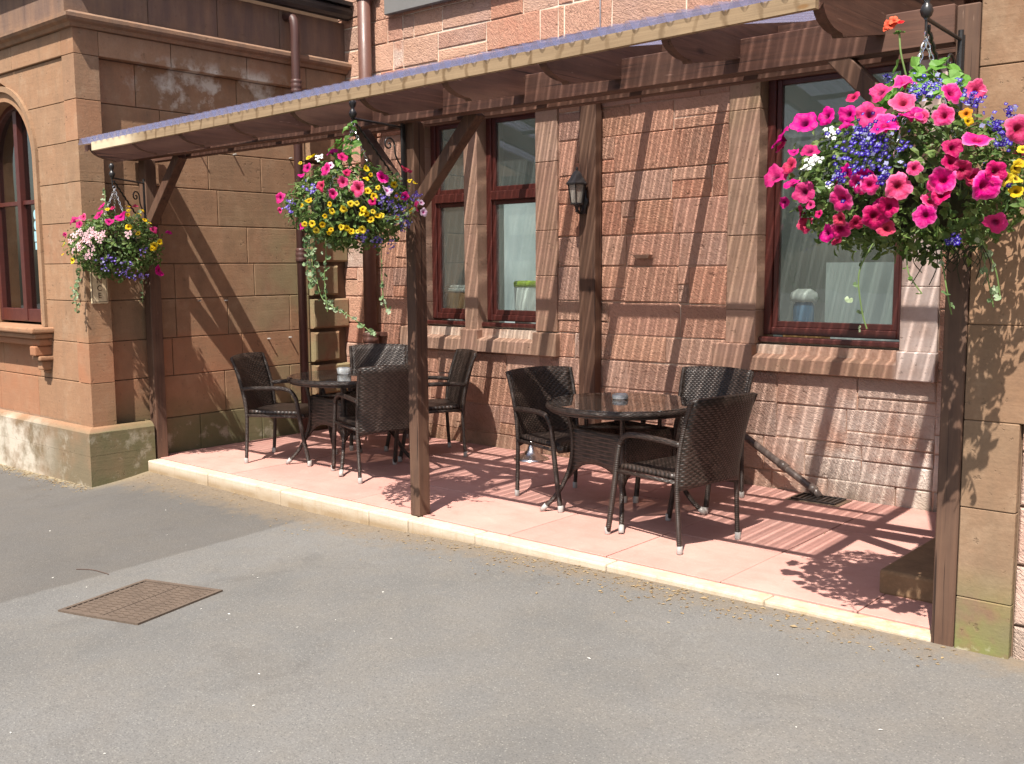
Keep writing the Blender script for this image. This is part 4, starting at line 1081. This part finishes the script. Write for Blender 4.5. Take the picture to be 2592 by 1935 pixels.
# ---------------------------------------------------------------- hanging baskets
def petunia(r, ruffle, seed, lobes=5):
    rn = random.Random(seed); s = MB(); nt_ = 40; rings = [(.03, -.62), (.14, -.42), (.26, -.20), (.46, -.03), (.68, .03), (.86, .02), (1.0, -.03)]
    P = []; rad = []; ph = rn.uniform(0, 6); fold = rn.choice((-.05, .04, -.18, .16, -.28))
    for k_, (q, z) in enumerate(rings):
        for i in range(nt_):
            t_ = 2 * PI * i / nt_; w_ = (q ** 2)
            rr = q * (1 + .05 * w_ * rn.uniform(-1, 1)) * (1 - .15 * w_ * abs(math.sin(lobes * t_ / 2)) ** 6 + .04 * w_ * math.sin(3 * t_ + ph) + .025 * w_ * math.sin(17 * t_))
            zz = z + w_ * (ruffle * math.sin(lobes * t_ + ph) + .6 * ruffle * math.sin(11 * t_ + 2 * ph) + .22 * math.sin(t_ + ph) + fold * math.cos(2 * (t_ + ph)))
            P.append((rr * math.cos(t_) * r, rr * math.sin(t_) * r, zz * r)); rad.append(q)
    F = [(k_ * nt_ + i, k_ * nt_ + (i + 1) % nt_, (k_ + 1) * nt_ + (i + 1) % nt_, (k_ + 1) * nt_ + i) for k_ in range(len(rings) - 1) for i in range(nt_)]
    s.add(P, F, rn.random()); s.pv['rad'] = rad
    return s
BLOOM = {}
def bloom_mesh(kind, var):
    if (kind, var) not in BLOOM:
        if kind in 'yo': s = petunia(.5, .05, 40 + var)
        elif kind == 'v' or kind == 'w':
            s = MB(); rad = []
            for c_ in range(7):
                a_ = c_ * 2.4; q = .30 * math.sqrt(c_ / 2.0); cx_, cy_ = q * math.cos(a_), q * math.sin(a_)
                for k_ in range(5):
                    t_ = 2 * PI * k_ / 5 + c_; ux, uy = math.cos(t_), math.sin(t_); vx, vy = -uy, ux; z = .10 - .25 * q * q
                    s.add([(cx_, cy_, z - .03), (cx_ + .10 * ux + .075 * vx, cy_ + .10 * uy + .075 * vy, z + .03), (cx_ + .19 * ux, cy_ + .19 * uy, z), (cx_ + .10 * ux - .075 * vx, cy_ + .10 * uy - .075 * vy, z + .03)], [(0, 3, 2, 1)]); rad += [0, .7, 1, .7]
            s.pv['rad'] = rad
        else: s = petunia(.5, .075, 10 + var)
        nm = {'y': 'yellow_bloom', 'o': 'orange_bloom', 'v': 'verbena_bloom', 'w': 'white_bloom'}.get(kind, 'petunia_bloom')
        o = s.build(nm, PET[kind], None, True); BLOOM[(kind, var)] = (nm, o.data); bpy.data.objects.remove(o)
    return BLOOM[(kind, var)]
def add_bloom(root, p, dia, kind, nrm, var):
    nm, me = bloom_mesh(kind, var)
    o = bpy.data.objects.new(nm, me); COL.objects.link(o); o.parent = root; o.location = p
    q = V(nrm).to_track_quat('Z', 'Y'); o.rotation_mode = 'QUATERNION'; o.rotation_quaternion = q @ Quaternion((0, 0, 1), random.uniform(0, 6.28)); o.scale = (dia, dia, dia)
    return o
def leaf(s, p, n_, l, w, r=None, fold=.25, curl=.2):
    n_ = V(n_).normalized(); d = V((random.uniform(-1, 1), random.uniform(-1, 1), random.uniform(-1, .6))); d = (d - n_ * d.dot(n_))
    if d.length < .05: d = n_.orthogonal()
    d.normalize(); a_ = n_.cross(d); p = V(p)
    P = [p, p + d * l * .35 + a_ * w * .8 + n_ * w * fold, p + d * l * .72 + a_ * w * .65 + n_ * w * fold, p + d * l - n_ * l * curl, p + d * l * .72 - a_ * w * .65 + n_ * w * fold, p + d * l * .35 - a_ * w * .8 + n_ * w * fold, p + d * l * .5]
    s.add(P, [(0, 1, 6), (1, 2, 6), (2, 3, 6), (3, 4, 6), (4, 5, 6), (5, 0, 6)], r)
def round_leaf(s, p, n_, w, r=None):
    n_ = V(n_).normalized(); a_ = n_.orthogonal().normalized(); b_ = n_.cross(a_); p = V(p); ph = random.uniform(0, 6.28); k_ = 12
    P = [p - n_ * w * .25] + [p + (a_ * math.cos(ph + 2 * PI * i / k_) + b_ * math.sin(ph + 2 * PI * i / k_)) * w * (.25 if i == 0 else 1 + .07 * math.sin(5 * i)) + n_ * w * .12 * math.sin(2.2 * i) for i in range(k_)]
    s.add(P, [(0, 1 + i, 1 + (i + 1) % k_) for i in range(k_)], r)
def unit():
    while True:
        v = V((random.uniform(-1, 1), random.uniform(-1, 1), random.uniform(-1, 1)))
        if .05 < v.length < 1: return v.normalized()
def foliage(root, rad, n, seed, lmin, lmax, skew=0.0, mat='leaf', low=None, top=None):
    random.seed(seed); s = MB(); d2 = MB()
    lumps = [(unit(), random.uniform(.6, 1.0)) for _ in range(46)]
    for i in range(n):
        u = unit(); k_ = max(lumps, key=lambda L: L[0].dot(u)); fall = k_[0].dot(u)
        q = (.70 + .30 * k_[1] * max(0, (fall - .72) / .28)) * random.uniform(.82, 1.06)
        if random.random() < .06: q *= random.uniform(1.03, 1.14)
        p = V((u.x * rad[0] * q, u.y * rad[1] * q, u.z * rad[2] * q + skew * (u.x * rad[0])))
        nn = (u + unit() * .9 + V((0, 0, .35)))
        l = random.uniform(lmin, lmax)
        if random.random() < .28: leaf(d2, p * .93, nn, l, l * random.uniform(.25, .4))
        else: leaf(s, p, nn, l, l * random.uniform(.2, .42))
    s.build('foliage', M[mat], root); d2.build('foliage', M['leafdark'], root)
    # thin stems that bind the outer leaves to the basket
    st_ = MB()
    for i in range(70):
        u = unit(); p = V((u.x * rad[0], u.y * rad[1], u.z * rad[2])) * random.uniform(.9, 1.03)
        st_.tube(smooth_path([p * .35, p * .7 + V((0, 0, .03)), p], 3), .0022, 4, cap=False)
    st_.build('stems', M['stem'], root)
def lobelia(root, clusters, seed, per=1.0):
    random.seed(seed); s = MB(); rad = []
    for (x, y, z, q) in clusters:
        nrm = V((x, y, z)).normalized()
        for i in range(int((18 + 2600 * q * q * 4) * per)):
            g_ = V((random.gauss(0, 1), random.gauss(0, 1), random.gauss(0, 1))) * q * .5
            g_ = g_ - nrm * g_.dot(nrm) * .7
            p = V((x, y, z)) + g_ + nrm * random.uniform(-.01, .03); n_ = (nrm + unit() * .7).normalized(); a_ = n_.orthogonal().normalized(); b_ = n_.cross(a_); w = random.uniform(.008, .013)
            w0 = random.random() < .13
            for k_ in range(5):
                t_ = 2 * PI * k_ / 5 + (0 if k_ < 3 else .25); e = w * (1.0 if k_ < 3 else .7)
                d = a_ * math.cos(t_) + b_ * math.sin(t_); f_ = n_.cross(d)
                s.add([p, p + d * e * .55 + f_ * e * .38, p + d * e, p + d * e * .55 - f_ * e * .38], [(0, 1, 2, 3)])
                rad += ([0, .1, .2, .1] if w0 else [0, .55, 1, .55])
    s.pv['rad'] = rad; tag(s.build('lobelia_flowers', PET['b'], root), kind='stuff')
def trail(root, pts, n, w, seed, mat='ivy'):
    random.seed(seed); s = MB(); P = smooth_path(pts, 10); s.tube(P, .0028, 5, cap=False); t_ = s.build('ivy_trail', M['stem'], root)
    lf = MB(); w *= .72
    for i in range(n):
        p = P[int((i + .5) / n * (len(P) - 1))] + V((random.gauss(0, .012), random.gauss(0, .012), random.gauss(0, .012)))
        round_leaf(lf, p, V((random.gauss(0, .9) + .25, -.6 + random.gauss(0, .7), .4 + random.gauss(0, .6))), w * random.uniform(.6, 1.15))
    lf.build('ivy_leaves', M[mat], t_)
def chains(root, hook, rim_r, rim_z, mat='chrome'):
    for k_ in range(3):
        a_ = PI / 6 + 2 * PI * k_ / 3; e = V((rim_r * math.cos(a_), rim_r * math.sin(a_), rim_z)); h = V(hook); n = int((e - h).length / .022); s = MB(); d = (e - h).normalized()
        ax = d.orthogonal().normalized(); bx = d.cross(ax)
        for i in range(n):
            c_ = h + (e - h) * ((i + .5) / n); u = ax if i % 2 else bx
            s.tube([c_ + d * (.0155 * math.cos(t_)) + u * (.0075 * math.sin(t_)) for t_ in [2 * PI * j / 10 for j in range(10)]], .0022, 5, closed=True)
        s.build('chain', M[mat], root)
    s = MB(); s.tube([V(hook) + V((0, .014 * math.cos(t_), .012 + .014 * math.sin(t_))) for t_ in [2 * PI * j / 12 for j in range(12)]], .0025, 5, closed=True); s.build('ring', M[mat], root)
def basket(loc, lab, rad, blooms, lob, hook, seed, nleaf, lsz, extra=0, kinds='mpr', bowl=.22, per=1.0, fill=0):
    root = empty('hanging_basket', loc); tag(root, lab, 'hanging basket', 'hanging flower baskets on the posts')
    s = MB(); s.lathe([(.02, -bowl * .95), (bowl * .6, -bowl * .88), (bowl * 1.0, -bowl * .5), (bowl * 1.15, 0), (bowl * 1.0, .06), (.02, .05)], 20); s.build('liner', M['liner'], root, True)
    foliage(root, rad, nleaf, seed, *lsz); random.seed(seed + 1)
    for i, (x, y, z, dia, k_) in enumerate(blooms):
        p = V((x, y, z)); nrm = p / max(p.length, .01); nrm = V((nrm.x / rad[0], nrm.y / rad[1], nrm.z / rad[2])).normalized()
        face = nrm * .8 + V((.22, -.45, .35)) + unit() * .6
        dia = min(dia, .100) * random.uniform(.86, 1.2) if k_ in 'mpr' else dia * random.uniform(.9, 1.15)
        add_bloom(root, p + nrm * .022, dia, k_, face, random.randrange(5))
    # blooms tucked between the others
    for i in range(fill):
        u = V((random.uniform(-.95, .8), -random.uniform(.25, 1), random.uniform(-.75, .45))).normalized(); p = V((u.x * rad[0], u.y * rad[1], u.z * rad[2] * 1.1)); k_ = random.choice('mrrp')
        add_bloom(root, p * random.uniform(.93, 1.03), random.uniform(.06, .088), k_, u + unit() * .8 + V((0, -.2, .2)), random.randrange(5))
    # the far side carries the same mixed flowers
    for i in range(extra):
        u = unit()
        if u.y < .2 or u.z < -.55 or u.z > .45: continue
        p = V((u.x * rad[0], u.y * rad[1], u.z * rad[2])); k_ = random.choice(kinds)
        add_bloom(root, p * 1.03, random.uniform(.07, .09) if k_ in 'mpr' else .05, k_, u + unit() * .3, random.randrange(5))
    lobelia(root, lob, seed + 2, per)
    chains(root, hook, bowl * .95, .03)
    return root

BLR=[(-0.009,-0.301,0.307,0.076,'m'),(0.054,-0.236,0.344,0.086,'p'),(0.232,-0.264,0.283,0.095,'p'),(0.294,-0.192,0.293,0.076,'p'),(0.093,-0.353,0.255,0.084,'p'),(-0.008,-0.391,0.222,0.094,'m'),(-0.098,-0.375,0.23,0.07,'m'),(-0.09,-0.409,0.185,0.054,'m'),(0.059,-0.421,0.173,0.092,'p'),(0.135,-0.385,0.206,0.092,'p'),(0.173,-0.381,0.196,0.058,'p'),(0.237,-0.355,0.195,0.092,'p'),(-0.199,-0.337,0.237,0.071,'m'),(-0.326,-0.255,0.234,0.099,'m'),(-0.455,-0.203,0.192,0.091,'m'),(-0.453,-0.194,0.158,0.064,'m'),(-0.317,-0.356,0.115,0.046,'m'),(-0.432,-0.279,0.033,0.094,'m'),(-0.31,-0.385,-0.005,0.061,'m'),(-0.244,-0.416,-0.043,0.095,'m'),(-0.361,-0.34,-0.071,0.041,'m'),(-0.217,-0.417,-0.09,0.045,'m'),(-0.08,-0.456,-0.076,0.092,'p'),(-0.017,-0.469,-0.026,0.067,'p'),(0.029,-0.468,-0.033,0.067,'p'),(0.126,-0.454,-0.044,0.086,'p'),(0.176,-0.444,0.015,0.057,'p'),(0.284,-0.389,0.08,0.081,'r'),(0.347,-0.337,0.109,0.097,'p'),(0.283,-0.399,0.033,0.076,'r'),(0.262,-0.41,-0.028,0.093,'p'),(0.316,-0.381,0.006,0.062,'r'),(0.256,-0.404,-0.077,0.072,'r'),(0.405,-0.31,-0.003,0.072,'r'),(0.377,-0.331,-0.05,0.091,'p'),(0.444,-0.205,0.146,0.094,'p'),(0.039,-0.438,-0.142,0.091,'r'),(0.09,-0.445,-0.11,0.077,'r'),(-0.094,-0.43,-0.146,0.059,'r'),(-0.033,-0.429,-0.162,0.058,'r'),(-0.164,-0.386,-0.193,0.074,'m'),(0.072,-0.413,-0.183,0.072,'r'),(0.202,-0.402,-0.143,0.081,'p'),(-0.182,-0.418,-0.124,0.03,'r'),(-0.119,-0.289,0.303,0.051,'r'),(0.464,-0.223,0.075,0.037,'y'),(0.462,-0.242,0.027,0.042,'y'),(0.454,-0.255,0.01,0.041,'y'),(0.456,-0.25,-0.024,0.046,'y'),(0.431,-0.282,-0.026,0.049,'y'),(0.454,-0.242,-0.066,0.049,'y'),(0.299,-0.313,0.2,0.049,'o'),(0.312,-0.326,0.172,0.039,'y'),(-0.143,-0.409,0.166,0.055,'w'),(-0.213,-0.426,0.061,0.064,'w'),(-0.191,-0.433,0.068,0.044,'w'),(-0.229,-0.422,0.048,0.04,'w'),(-0.127,-0.456,-0.024,0.029,'w')]
BLC=[(0.048,-0.177,0.3,0.066,'m'),(0.18,-0.206,0.262,0.065,'r'),(0.03,-0.349,0.2,0.075,'m'),(0.172,-0.327,0.184,0.078,'p'),(0.194,-0.381,0.088,0.059,'r'),(0.294,-0.306,0.108,0.073,'p'),(0.264,-0.356,0.042,0.072,'p'),(0.285,-0.268,0.163,0.055,'r'),(0.361,-0.255,0.072,0.086,'p'),(0.403,-0.103,0.14,0.078,'p'),(0.305,0.178,0.208,0.076,'r'),(0.457,0.013,0.037,0.055,'m'),(-0.148,-0.414,0.037,0.085,'m'),(-0.153,-0.412,-0.034,0.047,'m'),(0.025,-0.385,0.158,0.047,'m'),(0.035,-0.403,-0.13,0.046,'m'),(0.413,-0.193,0.003,0.054,'r'),(0.043,-0.272,0.258,0.056,'w'),(0.438,-0.101,0.068,0.068,'l'),(0.381,0.24,-0.041,0.057,'l'),(0.415,0.19,0.011,0.042,'l'),(0.178,-0.297,0.207,0.046,'l'),(0.338,-0.163,0.188,0.039,'y'),(0.372,-0.164,0.151,0.032,'y'),(0.37,-0.199,0.127,0.038,'y'),(0.417,-0.153,0.079,0.034,'y'),(0.395,-0.211,0.06,0.045,'y'),(0.416,-0.183,0.03,0.043,'y'),(0.435,-0.044,0.101,0.039,'y'),(0.405,0.107,0.134,0.033,'y'),(0.389,0.166,0.125,0.033,'y'),(-0.095,-0.196,0.291,0.039,'y'),(-0.118,-0.219,0.278,0.039,'y'),(-0.156,-0.253,0.246,0.029,'y'),(0.342,-0.293,-0.011,0.038,'y'),(0.365,-0.267,-0.011,0.033,'y'),(0.311,-0.319,-0.041,0.042,'y'),(0.25,-0.369,-0.014,0.034,'y'),(0.256,-0.358,-0.053,0.038,'y'),(0.214,-0.375,-0.078,0.034,'y'),(0.383,-0.238,-0.041,0.042,'y'),(0.374,-0.242,-0.062,0.038,'y'),(0.388,-0.219,-0.066,0.038,'y'),(0.41,-0.186,-0.053,0.038,'y'),(0.417,-0.158,-0.074,0.045,'y'),(0.393,-0.19,-0.096,0.043,'y'),(0.425,-0.136,-0.074,0.038,'y'),(0.068,-0.406,-0.118,0.039,'y'),(0.121,-0.395,-0.117,0.039,'y'),(0.182,-0.368,-0.125,0.038,'y'),(0.127,-0.37,-0.154,0.039,'y'),(0.191,-0.331,-0.168,0.034,'y'),(0.214,-0.333,-0.151,0.034,'y'),(0.269,-0.304,-0.139,0.043,'y'),(0.29,-0.282,-0.144,0.045,'y'),(0.299,-0.256,-0.161,0.038,'y'),(0.343,-0.212,-0.152,0.043,'y'),(0.322,-0.229,-0.161,0.029,'y'),(0.079,-0.433,-0.018,0.029,'y'),(0.13,-0.422,0.011,0.043,'y'),(0.454,-0.045,0.039,0.037,'o'),(0.443,-0.038,-0.084,0.035,'o')]
BLL=[(0.079,-0.37,0.183,0.096,'m'),(0.151,-0.363,0.152,0.074,'m'),(0.154,-0.331,0.21,0.063,'p'),(0.253,-0.256,0.223,0.095,'m'),(0.221,-0.21,0.293,0.079,'m'),(0.346,-0.127,0.214,0.089,'m'),(0.329,-0.207,0.174,0.063,'m'),(0.396,0.118,0.113,0.079,'m'),(0.221,0.351,0.103,0.06,'m'),(0.326,0.192,-0.196,0.096,'m'),(0.022,-0.413,0.073,0.053,'m'),(0.28,-0.155,0.278,0.042,'r'),(0.302,0.021,0.298,0.048,'r'),(0.302,-0.037,0.296,0.044,'y'),(0.333,-0.051,0.261,0.036,'y'),(0.268,-0.19,0.268,0.034,'y'),(0.361,0.016,0.228,0.044,'y'),(0.356,-0.07,0.226,0.034,'y'),(0.326,0.069,0.265,0.045,'y'),(0.397,-0.092,0.132,0.049,'y'),(0.42,-0.029,0.085,0.044,'y'),(0.379,0.057,0.19,0.044,'y'),(0.382,0.097,0.167,0.038,'y'),(0.393,0.169,0.021,0.053,'y'),(0.416,0.106,-0.01,0.063,'y'),(0.42,0.087,-0.029,0.042,'y'),(0.008,-0.42,0.006,0.045,'y'),(0.076,-0.396,-0.12,0.053,'y'),(-0.037,-0.412,-0.07,0.029,'y'),(0.13,-0.394,0.07,0.053,'v'),(0.171,-0.371,0.103,0.051,'v'),(0.247,-0.34,0.049,0.047,'v'),(0.234,-0.342,0.084,0.04,'v'),(0.261,-0.328,0.063,0.047,'v'),(0.273,-0.311,0.092,0.041,'v'),(0.215,-0.362,0.038,0.043,'v'),(0.177,-0.383,0.003,0.054,'v'),(0.23,-0.347,0.074,0.052,'v'),(0.31,-0.289,0.03,0.047,'v'),(0.233,-0.351,0.035,0.053,'v'),(0.323,-0.269,0.065,0.042,'v'),(0.269,-0.316,0.084,0.043,'v'),(0.098,-0.408,0.027,0.043,'v'),(0.276,-0.32,-0.03,0.043,'v'),(0.324,-0.262,0.087,0.044,'v'),(0.302,-0.295,0.051,0.054,'v'),(0.249,-0.341,0.023,0.044,'v'),(0.257,-0.318,0.111,0.049,'v'),(0.189,-0.37,0.076,0.044,'v'),(0.179,-0.382,-0.015,0.052,'v'),(0.186,-0.377,-0.03,0.052,'v'),(0.258,-0.336,0.003,0.04,'v'),(0.293,-0.299,0.073,0.046,'v'),(0.325,-0.269,0.058,0.045,'v'),(0.12,-0.401,-0.044,0.048,'v'),(0.239,-0.34,-0.078,0.084,'v'),(0.214,-0.353,-0.092,0.042,'v'),(0.409,-0.107,0.074,0.063,'v')]
LBR = [(0.021, -0.459, 0.086, 0.12), (0.141, -0.237, 0.329, 0.061), (0.136, -0.285, 0.302, 0.05), (0.381, -0.265, 0.171, 0.034), (0.411, -0.275, 0.113, 0.044), (0.406, -0.158, 0.227, 0.025), (0.273, -0.293, -0.238, 0.029), (-0.058, -0.113, 0.395, 0.016), (0.212, -0.15, 0.345, 0.02), (-0.037, -0.423, 0.173, 0.024), (-0.094, -0.463, 0.005, 0.029), (0.076, -0.465, -0.014, 0.029), (0.304, -0.242, 0.258, 0.045), (0.437, -0.273, -0.037, 0.015), (-.2, .3, .1, .06), (.2, .35, .05, .06)]
LBC = [(0.456, -0.043, -0.027, 0.087), (0.327, -0.076, -0.225, 0.042), (0.318, 0.042, -0.236, 0.037), (0.421, 0.073, -0.12, 0.056), (-0.052, -0.437, -0.004, 0.051), (0.131, -0.409, 0.077, 0.046), (0.427, 0.147, 0.054, 0.056), (0.317, -0.185, -0.195, 0.037), (0.435, -0.142, 0.004, 0.036), (.1, .4, .05, .06)]
LBL = [(0.306, -0.271, -0.117, 0.042), (0.354, -0.215, -0.103, 0.042), (0.377, -0.117, -0.166, 0.052), (0.427, 0.018, -0.05, 0.042), (0.31, -0.10, -0.225, 0.06), (0.317, -0.018, -0.255, 0.055), (0.327, 0.073, -0.24, 0.055), (0.271, -0.229, -0.19, 0.035)]
ba = basket((-1.53, 4.25, 2.03), 'large hanging basket of magenta and pink petunias with violet lobelia on the right post', (.51, .45, .325), BLR, LBR, (.055, -.035, .56), 101, 2900, (.03, .058), 18, 'mpry', .22, 1.0, 16)
# geranium leaves round the chains and one scarlet head
s = MB(); random.seed(5)
for (x, y, z, w) in ((-.02, -.05, .45, .062), (.06, -.09, .44, .07), (.12, -.05, .46, .068), (.16, -.02, .43, .06), (.02, -.12, .40, .06), (-.06, -.09, .40, .055), (.10, -.12, .38, .06), (.0, -.14, .36, .05), (.18, -.08, .38, .055), (.08, .05, .43, .06), (-.02, .08, .40, .055), (.14, .08, .40, .055)):
    for k_ in range(3): round_leaf(s, (x + random.gauss(0, .022), y + random.gauss(0, .02), z - .03 * k_ + random.gauss(0, .015)), (random.gauss(0, .8), -.5 + random.gauss(0, .6), .7), w * random.uniform(.5, .8))
s.build('geranium_leaves', M['gleaf'], ba)
s = MB(); s.tube(smooth_path([(.01, -.08, .38), (-.02, -.09, .5), (-.035, -.075, .585)], 6), .004, 6); gs = s.build('geranium_stem', M['stem'], ba, True)
s = MB()
for i in range(12):
    u = unit(); p = V((-.035, -.075, .59)); s.tube([p, p + V((u.x, u.y, abs(u.z) * .3 - .1)) * .024], .0028, 5)
s.build('buds', M['gleaf'], gs)
for i, (dx, dz, sz) in enumerate(((-.03, .028, .052), (-.015, .04, .045), (-.04, .012, .04), (.012, .03, .03))):
    nm, me = bloom_mesh('g', i % 3); o = bpy.data.objects.new('geranium_bloom', me); COL.objects.link(o); o.parent = ba; o.location = (-.035 + dx, -.095, .595 + dz); o.scale = (sz, sz, sz)
    o.rotation_mode = 'QUATERNION'; o.rotation_quaternion = V((.3, -.8, .3 + .2 * i)).to_track_quat('Z', 'Y')
trail(ba, [(.20, -.20, -.28), (.24, -.24, -.42), (.25, -.20, -.52)], 3, .024, 1)
trail(ba, [(-.02, -.30, -.24), (-.06, -.34, -.36), (-.05, -.33, -.50), (-.03, -.32, -.58)], 6, .022, 2)
trail(ba, [(.32, -.16, -.22), (.38, -.14, -.34), (.40, -.12, -.46)], 5, .024, 3)
trail(ba, [(.28, .0, -.24), (.30, .04, -.36), (.33, .05, -.50)], 5, .026, 4)
trail(ba, [(.10, -.28, -.26), (.12, -.31, -.36), (.17, -.3, -.44)], 4, .02, 5, 'gleaf')
s = MB(); random.seed(9)
for i in range(26):
    a_ = random.uniform(-.2, 1.4); p = V((.22 + random.gauss(0, .10), -.12 + random.gauss(0, .09), -.26)); e = p + V((random.gauss(0, .05), random.gauss(0, .04), -random.uniform(.03, .15))); s.tube(smooth_path([p, (p + e) / 2 + V((random.gauss(0, .03), 0, 0)), e], 4), .002, 4, cap=False)
s.build('bare_stems', M['liner'], ba)
bc = basket((-5.06, 4.29, 2.09), 'hanging basket of pink petunias and yellow blooms with long ivy trails on the middle post', (.44, .42, .29), BLC, LBC, (.025, .01, .50), 202, 2500, (.028, .052), 18, 'mpy', .22, .6)
trail(bc, [(-.06, -.25, -.20), (-.05, -.26, -.38), (.0, -.26, -.56), (.08, -.25, -.62), (.18, -.24, -.66), (.32, -.23, -.72), (.46, -.22, -.80)], 36, .024, 11)
trail(bc, [(-.16, -.22, -.16), (-.15, -.24, -.34), (-.12, -.24, -.50)], 26, .024, 12)
trail(bc, [(-.05, -.28, -.2), (-.04, -.29, -.38), (-.07, -.28, -.50)], 22, .024, 13)
trail(bc, [(.06, -.26, -.2), (.07, -.27, -.34), (.05, -.27, -.46), (.06, -.26, -.66)], 14, .024, 14)
trail(bc, [(-.26, -.12, -.14), (-.28, -.12, -.30), (-.24, -.12, -.46)], 20, .022, 15)
trail(bc, [(.36, -.12, -.06), (.46, -.12, -.10), (.56, -.10, -.09), (.66, -.08, -.05)], 18, .022, 16)
trail(bc, [(.34, .0, .08), (.46, -.04, .10), (.52, -.06, .15)], 9, .022, 17)
trail(bc, [(.30, -.02, -.18), (.32, -.04, -.36), (.34, -.05, -.56), (.38, -.05, -.66)], 14, .022, 18)
s = MB(); random.seed(15)
for i in range(26): leaf(s, (random.gauss(.06, .06), random.gauss(-.08, .05), random.uniform(.28, .40)), (random.gauss(0, .5), -.5, .8), .07, .026)
for i in range(10): leaf(s, (.07 + random.gauss(0, .012), -.06, random.uniform(.40, .52)), (random.gauss(0, .5), -.5, .6), .05, .02)
s.build('upright_leaves', M['gleaf'], bc)
bl = basket((-8.20, 4.36, 1.90), 'hanging basket of blush verbena, magenta petunias and yellow blooms by the wing corner', (.40, .39, .285), BLL, LBL, (-.0, .02, .47), 303, 2500, (.028, .05), 14, 'myv', .19, .3)
trail(bl, [(-.20, -.22, -.24), (-.22, -.26, -.36), (-.21, -.26, -.46), (-.22, -.25, -.56)], 22, .024, 21)
trail(bl, [(-.30, -.16, -.18), (-.34, -.18, -.34), (-.33, -.18, -.44)], 14, .022, 22)
trail(bl, [(.30, -.02, .16), (.40, -.04, .20), (.50, -.06, .26)], 14, .022, 23)
trail(bl, [(.02, -.08, .30), (-.01, -.06, .40), (-.04, -.05, .48)], 12, .02, 24)
trail(bl, [(.20, .12, -.26), (.24, .10, -.40), (.22, .1, -.48)], 12, .02, 25)
bpy.context.view_layer.update()
